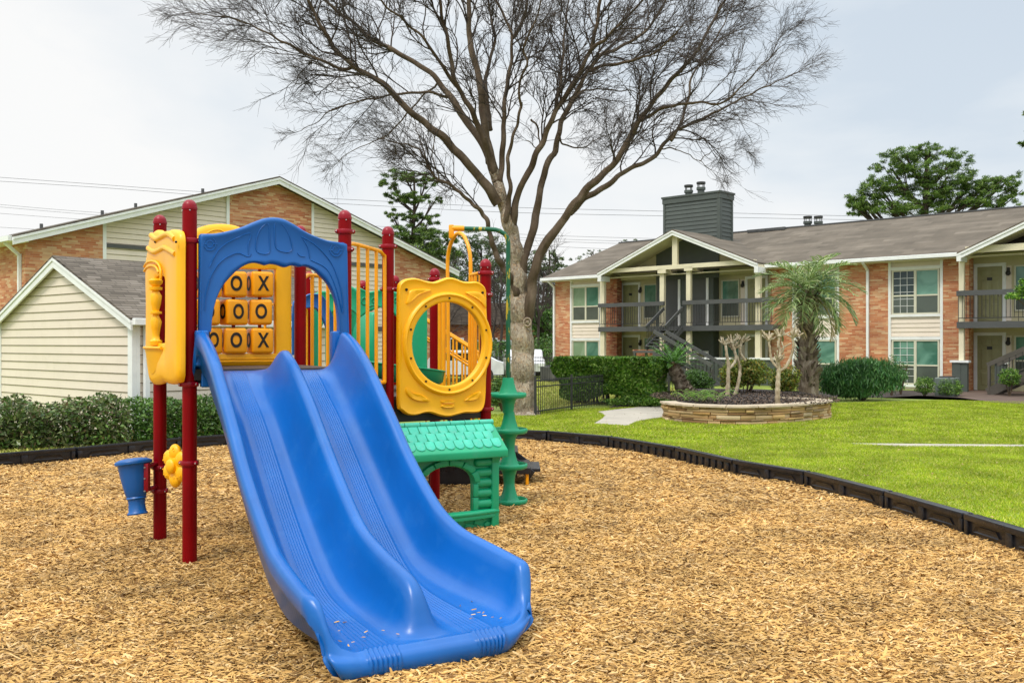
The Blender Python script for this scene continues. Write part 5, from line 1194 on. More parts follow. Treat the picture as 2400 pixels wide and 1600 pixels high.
# ---------------------------------------------------------------- fences
def ironfence(P,h,label,cat='fence',step=.11,mat=IRON,group='black iron picket fences'):
    t=thing('iron_fence',label,cat,(P[0][0],P[0][1],.09),0,group); O=Vector((P[0][0],P[0][1],0))
    Ls=[Vector((x,y,0))-O for x,y in P]; m=MB(); r=MB()
    for a,b in zip(Ls,Ls[1:]):
        for z in (.1,h-.17,h-.02): r.bar(a+Vector((0,0,z)),b+Vector((0,0,z)),.03,.03)
        n=max(1,int((b-a).length/step))
        for k in range(n): 
            c=a.lerp(b,(k+.5)/n); m.bar(c+Vector((0,0,.02)),c+Vector((0,0,h+.03)),.017,.017)
    m.build('pickets',mat,t); r.build('rail',mat,t)
    for a in Ls:
        p=MB(); p.bar(a-Vector((0,0,.05)),a+Vector((0,0,h+.08)),.06,.06); p.build('fence_post',mat,t)
ironfence([(.58,23.4),(1.6,25.2),(2.75,27.3)],.88,'black iron picket fence running from the bare tree trunk to the clipped hedge')
ironfence([(-3.5,27.5),(-1.2,26.2),(.45,25.0)],.9,'black iron picket fence left of the bare tree trunk behind the climber')
ironfence([(-6,46),(-2,44.5),(2.2,43),(3.6,42.5)],1.15,'farther black iron fence across the dry grass near the parked vehicles')
fo=plain('olive_iron_paint',(.09,.09,.07),.5)
ironfence([(4.55,30.2),(5.0,30.0),(6.6,30.9)],.87,'olive grey iron fence in front of the porch stair behind the sago palm',mat=fo)
# ---------------------------------------------------------------- AC units
def ac(label,loc,rz,mat,w=.75,h=.75,gr='air conditioners beside the flats'):
    t=thing('air_conditioner',label,'air conditioner',loc,rz,gr); m=MB(); m.box((0,0,0),(w,w,h)); m.build('cabinet',mat,t,bevel=.02)
    m=MB()
    for k in range(12):
        x=.04+k*(w-.08)/12; m.box((x,-.014,.06),(x+.03,-.002,h-.06)); m.box((w+.002,x,.06),(w+.014,x+.03,h-.06))
    m.build('grille',mat,t); m=MB(); m.lathe((w/2,w/2,h+.001),[(w*.42,0),(w*.42,.03),(w*.36,.045),(w*.1,.05)],20); m.build('fan_guard',IRON,t)
acm=plain('grey_ac_paint',(.16,.19,.17),.5); p=gp(2190,928,.09); ac('greenish grey air conditioner between two round shrubs by the charcoal low wall',(p.x,p.y,.1),R(-43),acm,.62,.62)
p=gp(1262,890,.0); ac('grey air conditioner behind the fence at the near corner of the flats',(1.3,43.6,.1),R(-43),plain('dark_ac_paint',(.13,.13,.12),.5),.85,.7)
# utility wires
WIR=plain('grey_wire',(.12,.12,.13),.6)
for i,P in enumerate([[(-80,410),(240,433),(480,450),(860,470),(1200,486),(1550,495),(1990,506),(2480,512)],[(-80,420),(240,440),(480,458),(860,481),(1200,498),(1550,506),(1990,515),(2480,521)],[(-80,472),(240,499),(700,520),(1200,548),(1560,560),(2480,585)],[(-80,478),(240,505),(700,533),(1200,556),(1560,568),(2480,592)],[(-80,494),(240,517),(700,540),(1200,562),(1560,574),(2480,600)],[(-80,528),(240,545),(700,560),(1200,574),(1560,588),(2480,612)]]):
    m=MB(); m.tube(smooth2([tuple(pt(x,y,88+i*.6)) for x,y in P],50),.02 if i<2 else .016,5); o=m.build('power_line',WIR)
    tag(o,['topmost power line crossing the sky behind the pine','second power line from the top, just under the topmost','third power line from the top, passing behind the chimney base','fourth power line, level with the arch top','fifth power line, just above the lowest','lowest power line, close over the roofs'][i],'power line','power lines across the sky')
# ================================================================== PLANTS
def leafq(C,D,S,l,w,fold=.0):
    """C centre (N,3), D long direction, S side direction, l,w arrays -> quads"""
    l=l[:,None];w=w[:,None]
    V=np.stack([C-D*l,C-S*w-D*l*.1,C+D*l,C+S*w-D*l*.1],1).reshape(-1,3); return V,np.arange(len(C)*4).reshape(-1,4)
def unit(v): return v/np.maximum(np.linalg.norm(v,axis=1,keepdims=True),1e-9)
def scatter(name,C,l,w,mat,parent,bias=(0,0,.3),outward=None,rnd=None,upright=False):
    n=len(C); N_=RS.normal(0,1,(n,3))+np.array(bias)*2
    if upright:
        D=unit(RS.normal(0,.45,(n,3))+np.array([0,0,1.])); S=unit(np.cross(D,RS.normal(0,1,(n,3)))); V,Q=leafq(C,D,S,l*RS.uniform(.6,1.3,n),w*RS.uniform(.6,1.3,n)); return npmesh(name,V,Q,mat,parent)
    if outward is not None: N_+=outward*.7
    N_=unit(N_); D=unit(np.cross(N_,RS.normal(0,1,(n,3)))); S=np.cross(N_,D)
    V,Q=leafq(C,D,S,l*RS.uniform(.6,1.3,n),w*RS.uniform(.6,1.3,n)); return npmesh(name,V,Q,mat,parent)
def blob(N,c,r,shell=.55,squash=1):
    d=unit(RS.normal(0,1,(N,3))); k=RS.uniform(shell**3,1,N)**(1/3); 
    k*=1+.12*np.sin(d[:,0]*7+c[0])*np.sin(d[:,1]*6+c[1])+.1*np.sin(d[:,2]*9)
    return np.array(c)+d*k[:,None]*np.array(r)
HEDL=leafmat('hedge_leaves',[(.035,.09,.015),(.07,.17,.022),(.12,.25,.035),(.05,.12,.02),(.20,.33,.08),(.10,.20,.04)],.35,.2)
HEDR=leafmat('bronzed_hedge_leaves',[(.05,.11,.02),(.12,.09,.05),(.09,.19,.03),(.17,.11,.07),(.15,.26,.05),(.07,.14,.03),(.26,.30,.12),(.10,.20,.03)],.35,.2)
BOXL=leafmat('ligustrum_leaves',[(.035,.10,.01),(.08,.20,.015),(.14,.29,.025),(.05,.13,.012),(.28,.42,.08)],.35,.2)
OLEL=leafmat('oleander_leaves',[(.03,.10,.03),(.05,.16,.04),(.09,.23,.06),(.16,.30,.10),(.04,.12,.03)],.35,.2)
YELL=leafmat('variegated_leaves',[(.10,.18,.02),(.22,.30,.04),(.40,.42,.07),(.14,.22,.03),(.42,.28,.04),(.09,.14,.03)],.45,.25)
FERN=leafmat('fern_leaves',[(.15,.35,.03),(.25,.45,.05),(.35,.52,.09)],.5,.3)
PINE=leafmat('pine_needles',[(.035,.075,.012),(.065,.14,.02),(.11,.20,.028),(.17,.27,.045),(.24,.33,.08)],.6,.15)
PINE2=leafmat('hazy_pine_needles',[(.05,.09,.04),(.08,.13,.045),(.11,.17,.055),(.16,.20,.07)],.6,.15)
BOOT=leafmat('palm_boots',[(.10,.075,.05),(.22,.17,.12),(.38,.31,.23),(.50,.43,.33),(.15,.11,.08)],.9,0)
SAGO=leafmat('sago_leaflets',[(.06,.18,.015),(.10,.27,.025),(.17,.38,.04)],.4,.15)
PALM=leafmat('pindo_leaflets',[(.17,.27,.09),(.28,.40,.15),(.42,.52,.22),(.24,.36,.09),(.56,.58,.26),(.12,.20,.06)],.5,.25)
DEAD=leafmat('dry_fronds',[(.40,.30,.12),(.5,.4,.18),(.3,.24,.12)],.7,.2)
# ---- low hedge at the left (a clipped row following the border)
def hedge_row(P,wid,h0,h1,N,name,label,l,w,mats,splits,cat='hedge',group=None):
    t=thing(name,label,cat,(P[0][0],P[0][1],.09),0,group); P=np.array(P); O=P[0]
    seg=np.linalg.norm(P[1:]-P[:-1],axis=1); cum=np.concatenate([[0],np.cumsum(seg)])
    s=RS.uniform(0,cum[-1],N); i=np.clip(np.searchsorted(cum,s)-1,0,len(seg)-1); f=(s-cum[i])/seg[i]
    B=P[i]+(P[i+1]-P[i])*f[:,None]; d=(P[i+1]-P[i])/seg[i][:,None]; nn=np.stack([-d[:,1],d[:,0]],1)
    cx_=RS.uniform(-1,1,N); cz_=RS.uniform(-1,1,N); cs=cx_; k=np.ones(N); bump_=1+.07*np.sin(s*5.3)+.06*np.sin(s*11.7+cs*3)+RS.normal(0,.04,N)
    lat=cx_*k*wid/2*bump_; z=h0+(cz_*k*.5+.5)*(h1-h0)*(1+.07*np.sin(s*4.3)+.05*np.sin(s*9.1+1)+.04*np.sin(lat*9)-.10*np.abs(cx_)**3)+np.where(RS.rand(N)<.01,RS.uniform(0,.09,N),0)
    C=np.concatenate([B-O+nn*lat[:,None],z[:,None]],1); out=np.concatenate([nn*cx_[:,None],cz_[:,None]],1)
    for q,(mt,fr) in enumerate(mats):
        a,b=fr; sel=(s/cum[-1]>=a)&(s/cum[-1]<b); scatter('foliage',C[sel],l,w,mt,t,outward=out[sel])
    m=MB(); rs=random.Random(4)
    for k in range(int(cum[-1]*5)):
        s_=rs.uniform(0,cum[-1]); j=min(int(np.searchsorted(cum,s_)-1),len(seg)-1); j=max(j,0); c=P[j]+(P[j+1]-P[j])*((s_-cum[j])/seg[j])-O
        x,y=c; 
        for _ in range(3): 
            p0=Vector((x,y,-.05)); p1=p0+Vector((rs.uniform(-.12,.12),rs.uniform(-.12,.12),h0+.25)); p2=p1+Vector((rs.uniform(-.2,.2),rs.uniform(-.2,.2),.3)); m.tube([p0,p1,p2],[.012,.009,.004],5,cap=False)
    m.build('stems',LIMB,t); return t
hedge_row([(-11.5,14.4),(-9,15.55),(-7.4,16.35),(-6.9,16.75)],.85,.03,.84,19000,'clipped_hedge','low bronze-tinged hedge before the cream garage gable at the left edge','hedge' and .046,.021,[(HEDR,(0,1.1))],1,group='low hedge along the garage')
hedge_row([(-6.85,16.85),(-6.2,17.6),(-5.3,18.4),(-4.3,19.1),(-3.2,19.5)],.7,.05,.78,17000,'clipped_hedge','low green hedge seen between the maroon posts and the slide','hedge' and .042,.02,[(HEDL,(0,1.1))],1,group='low hedge along the garage')
# ---- tall clipped hedge by the walk
t=thing('clipped_hedge','tall boxy clipped dark green hedge beside the concrete walk','hedge',(2.95,27.8,.09))
N=52000; hx,hy=1.5,.85
u1=RS.uniform(-1,1,N);u2=RS.uniform(-1,1,N); face=RS.choice(4,N,p=[.42,.33,.13,.12]); dep=RS.uniform(0,1,N)**1.6*.28
x=np.where(face==2,-1,np.where(face==3,1,u1)); y=np.where(face==0,-1,u2); zz=np.where(face==1,1,RS.uniform(0,1,N))
bul=1+.035*np.sin(x*9+zz*5)+.03*np.sin(zz*11+x*6)
z=.22+zz*1.16; low=np.clip((.75-zz)/.75,0,1)
X_=x*hx*bul*(1-.10*low*(x<0)); Y_=y*hy*bul*(1-.18*low)
o=np.zeros((N,3)); o[face==0]=(0,-1,0); o[face==1]=(0,0,1); o[face==2]=(-1,0,0); o[face==3]=(1,0,0)
C=np.stack([X_,Y_,z+.12*low*np.sin(x*4+1)],1)-o*dep[:,None]; C[:,2]=np.maximum(C[:,2],.15*np.abs(np.sin(x*3)))
rot=R(-28); c_,s_=math.cos(rot),math.sin(rot); C[:,0],C[:,1]=C[:,0]*c_-C[:,1]*s_,C[:,0]*s_+C[:,1]*c_
scatter('foliage',C,.055,.03,BOXL,t,outward=o*.6)
m=MB(); rs=random.Random(9)
for k in range(26):
    x=rs.uniform(-1.2,1.25); p=Vector((x*c_,x*s_,0)); m.tube([p,p+Vector((rs.uniform(-.2,.2),rs.uniform(-.2,.2),.4)),p+Vector((rs.uniform(-.4,.4),rs.uniform(-.3,.3),.9))],[.03,.02,.008],6,cap=False)
m.build('stems',LIMB,t)
# ---- planter
wl=smooth2([(3.60,22.5),(3.64,21.9),(4.05,21.2),(4.9,20.75),(5.85,21.0),(6.9,21.75),(7.65,22.6),(7.78,23.3),(7.3,23.95),(6.9,24.1)],200)
pth=thing('stone_planter','low curved planter wall of stacked tan sandstone on the lawn','planter',(0,0,0))
m=MB(); rs=random.Random(11); cum=[0]
for a,b in zip(wl,wl[1:]): cum.append(cum[-1]+math.dist(a,b))
def wat(s): 
    s=min(max(s,0),cum[-1]-1e-4); j=max(0,min(int(np.searchsorted(cum,s))-1,len(wl)-2)); e=(s-cum[j])/(cum[j+1]-cum[j]); a,b=Vector(wl[j]),Vector(wl[j+1]); d=(b-a).normalized(); return a.lerp(b,e),d
z=.06; hs=[.10,.045,.085,.055,.07,.05]
for r_,h in enumerate(hs):
    s=rs.uniform(0,.1)-.05
    while s<cum[-1]:
        L1=rs.uniform(.15,.55) if rs.random()<.75 else rs.uniform(.5,.85); e=min(s+L1,cum[-1]); out_=rs.uniform(-.03,.035); g=.006; hh=h*(1 if rs.random()<.8 else .96)
        ks=max(1,int(L1/.18)); ring=[]
        for q in range(ks+1):
            p,d=wat(s+g+(e-s-2*g)*q/ks); nrm=Vector((d.y,-d.x)); of=out_+rs.uniform(-.006,.006)
            ring.append([(p.x+nrm.x*of,p.y+nrm.y*of,z+.002+rs.uniform(0,.006)),(p.x+nrm.x*(of+.006),p.y+nrm.y*(of+.006),z+hh*.5),(p.x+nrm.x*of,p.y+nrm.y*of,z+hh-.003-rs.uniform(0,.005)),(p.x-nrm.x*.28,p.y-nrm.y*.28,z+hh-.003),(p.x-nrm.x*.28,p.y-nrm.y*.28,z+.002)])
        n0=len(m.v); m.loops(ring); m.f.append(tuple(n0+i for i in range(5))[::-1]); m.f.append(tuple(n0+5*ks+i for i in range(5))); s=e
    z+=h
m.build('stacked_stones',STONE,pth)
m=MB(); s=0
while s<cum[-1]:
    L1=rs.uniform(.4,.8); e=min(s+L1,cum[-1]); ring=[]; ks=4
    for q in range(ks+1):
        p,d=wat(s+.008+(e-s-.016)*q/ks); nrm=Vector((d.y,-d.x)); of=.05+rs.uniform(-.02,.02)
        ring.append([(p.x+nrm.x*of,p.y+nrm.y*of,z),(p.x+nrm.x*(of-.008),p.y+nrm.y*(of-.008),z+.042),(p.x-nrm.x*.33,p.y-nrm.y*.33,z+.045),(p.x-nrm.x*.33,p.y-nrm.y*.33,z)])
    n0=len(m.v); m.loops(ring); m.f.append(tuple(n0+i for i in range(4))[::-1]); m.f.append(tuple(n0+4*ks+i for i in range(4))); s=e
m.build('cap_stones',CAPST,pth)
# mulch mound inside and behind
out_=[(a-(0),b) for a,b in wl[::8]]; oc_=[(p[0]+(6.0-p[0])*.05,p[1]+(23.5-p[1])*.07,.38) for p in out_]+[(7.7,25.0,.10),(8.5,26.8,.10),(9.8,29.0,.09),(8.5,31,.09),(5.4,31.6,.09),(4.6,28.8,.09),(4.3,26,.09),(3.9,24,.12)]
cc=Vector((6.3,25.6)); L_=[]
for k,dz in ((1,0),(.93,.06),(.8,.12),(.6,.17),(.35,.2),(.05,.22)):
    L_.append([(cc.x+(x-cc.x)*k,cc.y+(y-cc.y)*k,max(zz,0)+(0 if k==1 else ((.42-zz)*min(1,(1-k)*3.2)+dz*.35))) for x,y,zz in oc_])
m=MB(); m.loops(L_); o=m.build('mulch_mound',MULCH,None,smooth=60); tag(o,kind='structure')
def mz(x,y): return .44
# loose mulch bits
n=9000; a=RS.uniform(0,2*PI,n); rr=np.sqrt(RS.uniform(0,1,n))*.9; C=np.stack([6.0+rr*np.cos(a)*2.6,24.6+rr*np.sin(a)*3.6,np.full(n,.50)],1)
C[:,2]=.47+RS.uniform(0,.05,n); MUL=leafmat('mulch_chunks',[(.03,.024,.02),(.06,.045,.035),(.12,.085,.06),(.045,.035,.03),(.2,.13,.08)],.9,0)
o=scatter('mulch',C,.035,.014,MUL,None,bias=(0,0,1)); tag(o,'dark bark mulch filling the planter bed','mulch',kind='stuff')
# ---- generic shrubs
def shrub(name,label,c,r,N,l,w,mat,cat='shrub',shell=.5,group=None,stems=6,lobes=1,upright=False):
    t=thing(name,label,cat,(c[0],c[1],.09),0,group); Cs=[]
    rs=random.Random(int(c[0]*100))
    for k in range(lobes):
        f=1 if lobes==1 else .62; off=(0,0,0) if lobes==1 else (rs.uniform(-.45,.45)*r[0],rs.uniform(-.4,.4)*r[1],rs.uniform(-.25,.3)*r[2])
        Cs.append(blob(N//lobes,(off[0],off[1],c[2]+off[2]),(r[0]*f,r[1]*f,r[2]*f*1.1),shell))
    C=np.concatenate(Cs); C=C[C[:,2]>.02]; out=unit(C-np.array([0,0,c[2]])); scatter('foliage',C,l,w,mat,t,outward=out*.8,upright=upright)
    m=MB()
    for k in range(stems): 
        a=rs.uniform(0,6.28); m.tube([(0,0,-.05),(math.cos(a)*r[0]*.3,math.sin(a)*r[1]*.3,c[2]*.6),(math.cos(a)*r[0]*.6,math.sin(a)*r[1]*.6,c[2]*1.2)],[.02,.014,.006],5,cap=False)
    m.build('stems',LIMB,t); return t
shrub('oleander','large dense oleander with long upright leaves right of the palm',(11.05,29.6,.66),(1.5,.8,.72),17000,.095,.016,OLEL,lobes=14,stems=30,upright=True)
shrub('variegated_shrub','yellow-green shrub behind the pale pollarded trunks',(6.6,26.6,.85),(.68,.6,.55),7000,.042,.02,YELL,lobes=5,stems=10)
shrub('variegated_shrub','looser yellowing shrub between the second pollarded tree and the palm',(8.05,27.6,.75),(.62,.5,.5),3600,.045,.02,YELL,lobes=6,stems=12)
shrub('green_shrub','mid green shrub at the foot of the first pollarded tree',(5.9,29.4,.62),(.6,.5,.5),3600,.045,.02,HEDL,lobes=4)
shrub('boxwood_ball','small round clipped boxwood left of the air conditioner',(13.9,31.6,.36),(.34,.32,.27),2600,.026,.013,BOXL,group='clipped boxwood balls')
shrub('boxwood_ball','small clipped boxwood right of the air conditioner before the charcoal wall',(14.75,31.6,.30),(.42,.34,.27),2600,.026,.013,BOXL,group='clipped boxwood balls')
shrub('sparse_rose_bush','thin twiggy rose bush under the ground floor window',(12.9,31.9,.75),(.42,.35,.75),700,.035,.018,HEDL,lobes=5,stems=22)
shrub('sparse_rose_bush','second thin bush nearer the small boxwood',(13.5,32.6,.85),(.4,.3,.6),420,.035,.018,HEDL,lobes=5,stems=16)
shrub('green_shrub','shrub growing by the brown stair stringer',(16.7,31.5,.65),(.36,.3,.28),1500,.035,.018,BOXL)
shrub('green_shrub','leafy shrub at the right photo edge below the brown stair',(17.35,30.9,.55),(.4,.3,.45),1800,.035,.018,YELL)
shrub('green_shrub','dark shrub left of the bare tree behind the pod climber',(-.25,24.9,.45),(.42,.4,.5),2200,.035,.018,HEDL,lobes=4)
for i,(x,y,rx,z0) in enumerate(((2.6,58,2.6,1.1),(5.2,60,2.2,1.2),(-1.5,62,2.4,1.0))):
    shrub('far_hedge_shrub',['rounded clipped shrub far beyond the iron fence right of the trunk','second rounded shrub nearer the brick corner of the flats','rounded shrub beyond the parked vehicles'][i],(x,y,z0),(rx,1.2,.9),4500,.07,.035,HEDL,group='rounded shrubs beyond the fence')
shrub('ground_cover_plant','low green ground cover along the foot of the tall hedge',(3.9,26.6,.16),(1.3,.35,.14),2600,.05,.016,BOXL,stems=0)
# ferns at the planter
t=thing('fern','bright green fern cascading over the planter mulch','fern',(4.55,22.6,.46)); Cs=[]; Ds=[]
for k in range(70):
    a=RS.uniform(0,6.28); L1=RS.uniform(.25,.55); bx_=RS.uniform(-.45,.45); by=RS.uniform(-.3,.3)
    s=np.linspace(.1,1,14); px_=bx_+np.cos(a)*s*L1; py_=by+np.sin(a)*s*L1*.8; pz=.03+.26*np.sin(s*2.3)*L1/.5
    for sg in (-1,1):
        Cs.append(np.stack([px_-np.sin(a)*sg*.035*(1.1-s),py_+np.cos(a)*sg*.035*(1.1-s),pz],1)); Ds.append(np.tile([-math.sin(a)*sg,math.cos(a)*sg,-.2],(14,1)))
C=np.concatenate(Cs);D=unit(np.concatenate(Ds)); S=unit(np.cross(D,np.tile([0,0,1.],(len(D),1)))); n=len(C); V,Q=leafq(C,D,S,np.full(n,.035),np.full(n,.011)); npmesh('frond',V,Q,FERN,t)
# ---- frond builder for palms
def frond(base,az,el,L_,droop,nl,ll,lw,vee=.5,side=0):
    """curved rachis with leaflets; returns leaflet arrays and rachis points"""
    s=np.linspace(0,1,nl); e=el-droop*s; st=L_/nl
    dx=np.cumsum(np.cos(e))*st; dz=np.cumsum(np.sin(e))*st
    P=np.stack([base[0]+dx*math.cos(az),base[1]+dx*math.sin(az),base[2]+dz],1)
    T=np.stack([np.cos(e)*math.cos(az),np.cos(e)*math.sin(az),np.sin(e)],1); Sd=np.tile([-math.sin(az),math.cos(az),0.],(nl,1)); Up=np.cross(Sd,T)*-1
    out=[]
    k0=int(nl*.15)
    for sg in (-1,1):
        d=unit(Sd*sg*.75+T*.62+Up*vee*.6+np.array([0,0,-.18])+RS.normal(0,.1,(nl,3)))[k0:]; l=(ll*np.sin(np.clip(s*.92+.12,0,1)*PI)**.6*RS.uniform(.8,1.1,nl))[k0:]
        out.append((P[k0:],d,l))
    return P,out
def palmcrown(t,name,fr,mat,lw):
    V=[];Q=[];o=0
    for P,outl in fr:
        for p,d,l in outl:
            n=len(p); S=unit(np.cross(d,RS.normal(0,.35,(n,3))+np.array([0,0,1.])))
            mid=p+d*(l*.6)[:,None]; tip=p+d*l[:,None]+np.stack([np.zeros(n),np.zeros(n),-.18*l],1); w_=np.full((n,1),lw)
            A=np.stack([p-S*w_*.6,p+S*w_*.6,mid+S*w_,mid-S*w_,tip,tip],1); V.append(A.reshape(-1,3)); i=np.arange(n)[:,None]*6+o
            Q.append(np.concatenate([i+np.array([[0,1,2,3]]),i+np.array([[3,2,4,5]])])); o+=6*n
    return npmesh(name,np.concatenate(V),np.concatenate(Q),mat,t)
# pindo palm
pc=pt(1893,690,28.6); t=thing('pindo_palm','grey-green feather palm with a shaggy booted trunk in front of the flats','palm tree',(pc.x,pc.y,.3))
top_z=pc.z-.3; m=MB(); pr=[]
for k in range(24):
    zz=top_z*k/23; pr.append((.25+.07*math.exp(-zz*1.6)+.05*math.sin(zz*2.2),zz))
m.lathe((0,0,0),pr,18); tr=m.build('trunk',PALMB,t,smooth=60)
m=MB(); rs=random.Random(21)
for k in range(420):
    zz=rs.uniform(.2,top_z+.15); a=k*2.4; r=.24+.05*math.sin(zz*2.2); c=Vector((math.cos(a)*r,math.sin(a)*r,zz)); d=Vector((math.cos(a),math.sin(a),1.1+rs.uniform(-.3,.4))).normalized(); l=rs.uniform(.13,.26); sd=Vector((-math.sin(a),math.cos(a),0))*rs.uniform(.035,.055)
    m.add([c-sd,c+sd,c+d*l+sd*.6,c+d*l-sd*.6,c-d*.02+sd*0-Vector((math.cos(a),math.sin(a),0))*-.03,c+d*l*.9+Vector((math.cos(a),math.sin(a),0))*.025],[(0,1,2,3),(0,4,5,3),(1,4,5,2)])
m.build('leaf_boots',BOOT,tr)
fr=[];m=MB()
for k in range(42):
    el=R(82)-R(116)*(k/42)**.9; az=k*2.4+rs.uniform(-.2,.2); L1=rs.uniform(1.65,2.0); f=frond((0,0,top_z+.05),az,el,L1,R(62)+R(30)*rs.random(),36,.55,.0,vee=.7); fr.append(f); m.tube([Vector(q) for q in f[0][::4]],[.022-.0016*i for i in range(len(f[0][::4]))],4,cap=False)
palmcrown(t,'frond_leaflets',fr[:38],PALM,.016); palmcrown(t,'dry_frond_leaflets',fr[38:],DEAD,.010); m.build('frond_stalks',PALM,t)
# sago palm, leaning trunk
b0=pt(1632,944,27.4); b1=pt(1578,858,27.4); t=thing('sago_palm','small sago palm with a leaning dark trunk beside the walk','palm tree',(b0.x,b0.y,.1)); d=b1-b0
cv=smooth2([(0,0,0),(-.16,0,.22),(-.42,0,.55),(-.56,0,.85),(b1.x-b0.x,0,b1.z-.1)],30); rad=[.24-.05*(k/29)+.02*math.sin(k*1.3) for k in range(30)]
m=MB(); m.tube(cv,rad,16); tr=m.build('trunk',PALMB,t,smooth=60); m=MB()
for k in range(260):
    i=rs.randrange(3,30); c=cv[i]; a=rs.uniform(0,6.28); r=rad[i]*.95; n_=Vector((math.cos(a),math.sin(a)*1,.25)).normalized(); p=c+n_*r; sd=Vector((-math.sin(a),math.cos(a),0))*.04
    m.add([p-sd,p+sd,p+sd*.3+n_*.06+Vector((0,0,.05)),p-sd*.3+n_*.06+Vector((0,0,.05))],[(0,1,2,3)])
m.build('leaf_scales',PALMB,tr)
fr=[]; bs=(cv[-1].x,0,cv[-1].z+.02)
for k in range(30): fr.append(frond(bs,k*2.4,R(74)-R(66)*(k/30),rs.uniform(.85,1.02),R(34),44,.13,.0,vee=.5))
palmcrown(t,'fronds',fr,SAGO,.009)
m=MB(); m.ico((bs[0],0,bs[2]-.06),.15,3,(1,1,1.1)); m.build('crown_fibre',plain('rusty_fibre',(.16,.08,.04),.95,.4,30,bump=1),t)
# ---- pollarded crape myrtles
def myrtle(label,paths,D,base):
    t=thing('pollarded_crape_myrtle',label,'tree',(0,0,0),0,'pollarded crape myrtles in the planter bed'); m=MB(); k_=MB(); rs=random.Random(len(paths))
    for j,(P,r0,r1) in enumerate(paths):
        q=smooth2([tuple(pt(x,y,D+dd)) for x,y,dd in P],26); n=len(q); m=MB(); m.tube([p+Vector((rs.uniform(-.008,.008),0,0)) for p in q],[.74*(r0+(r1-r0)*i/(n-1))*(1+.12*math.sin(i*1.7)+.08*math.sin(i*2.9)) for i in range(n)],10); m.build('trunk' if j==0 else 'limb',PALE,t,smooth=60)
        if r1>.03:
            e=q[-1]; k_=MB(); k_.ico(e,.06,2,(1,1,.8))
            for s_ in range(16):
                a=rs.uniform(0,6.28); d=Vector((math.cos(a)*.8,math.sin(a)*.8,rs.uniform(.1,1.1))).normalized(); l=rs.uniform(.08,.26); k_.tube([e,e+d*l*.6,e+d*l+Vector((0,0,.04))],[.024,.019,.014],6)
            k_.build('pruned_knuckle',PALE,t,smooth=50)
z3=lambda P:[(1200+x/2.94,780+y/2.94,d) for x,y,d in P]
myrtle('pale pollarded tree with three knuckled heads beside the sago palm',[(z3([(1485,445,0),(1488,340,0),(1492,240,0),(1480,150,0),(1468,75,.05)]),.085,.045),(z3([(1492,250,0),(1535,200,.1),(1540,140,.1),(1515,65,.1)]),.05,.04),(z3([(1530,445,.15),(1562,330,.15),(1570,240,.2),(1555,180,.2),(1525,110,.2)]),.07,.04),(z3([(1610,190,.3),(1580,150,.3),(1572,110,.3),(1585,60,.3)]),.045,.04)],25.2,.4)
myrtle('brown pollarded tree with crooked limbs in the middle of the planter',[(z3([(1832,505,0),(1830,420,0),(1832,330,0),(1838,250,0),(1830,190,0)]),.09,.055),(z3([(1832,240,0),(1790,190,.1),(1778,120,.1),(1770,45,.1)]),.045,.035),(z3([(1835,210,0),(1850,130,.1),(1835,90,.1),(1842,20,.1)]),.05,.04),(z3([(1842,260,0),(1885,235,0),(1915,180,0),(1938,100,0),(1935,25,0)]),.05,.035),(z3([(1850,120,.1),(1880,95,.1),(1925,70,.1)]),.03,.02),(z3([(1845,160,.1),(1870,110,0),(1858,60,0)]),.03,.02)],21.8,.4)
# ---- the big bare tree
TR=thing('bare_shade_tree','big leafless spreading tree with mottled trunk behind the climber','tree',(0,0,0))
TD=23.7
z6=lambda P:[(380+x/2.45,y/2.45) for x,y in P]; z7=lambda P:[(1100+x/2.45,y/2.45) for x,y in P]; z2=lambda P:[(750+x/3.015,460+y/3.015) for x,y in P]
limbs=[]   # (points px, depth start, depth end, r0, r1)
def limb(P,d0,d1,r0,r1): limbs.append((P,d0,d1,r0,r1))
trunk=[(1226,980),(1225,940),(1226,880),(1224,800),(1221,740),(1216,690),(1213,645),(1210,600),(1202,559),(1190,510),(1178,470),(1166,425),(1158,400)]
limb(trunk,0,.1,.31,.12)
#                                  # main stem continuing left
limb([(1166,430),(1150,372),(1141,330),(1135,290),(1130,240),(1124,190),(1112,143),(1102,102),(1099,50),(1100,-10),(1106,-120),(1100,-220)],.1,1.2,.13,.03)
limb(z6([(1930,1170),(1850,1050),(1700,880),(1590,770),(1400,620),(1280,490),(1100,380),(1000,290),(930,180),(870,70),(840,0)])+[(700,-60),(660,-130)],0,-1.8,.13,.02)
limb(z6([(1100,380),(1050,400),(850,320),(750,270),(600,190),(450,120),(300,90),(140,75)]),-.9,-2.6,.045,.008)
limb(z6([(1880,930),(1850,840),(1750,700),(1650,550),(1540,420),(1400,330),(1200,220),(1100,130),(960,30)])+[(740,-30),(680,-100)],.3,2.4,.11,.018)
limb(z6([(1660,560),(1500,530),(1300,550),(1150,580),(1000,620),(900,690),(800,750)]),1.2,-.3,.045,.008)
limb(z6([(1580,480),(1450,600),(1350,720),(1250,800),(1100,860),(1000,940)]),1.4,2.6,.03,.007)
limb([(1160,410),(1141,345),(1112,275),(1086,225),(1070,200),(1058,150),(1050,95),(1036,40),(1028,-20),(1010,-120)],.1,-1.6,.09,.025)
limb([(1070,204),(1040,160),(1000,100),(960,60),(900,10),(850,-60)],-.6,-3.0,.05,.015)
limb([(1149,306),(1141,229),(1137,196),(1146,150),(1160,90),(1150,40),(1140,-40)],.5,2.8,.07,.02)
limb([(1172,430),(1177,367),(1181,300),(1182,245),(1190,190),(1198,143),(1199,82),(1185,45),(1165,5),(1140,-80)],.1,.9,.08,.02)
limb([(1198,90),(1215,75),(1222,55),(1232,25),(1240,-10),(1262,-90)],.7,-.9,.05,.02)
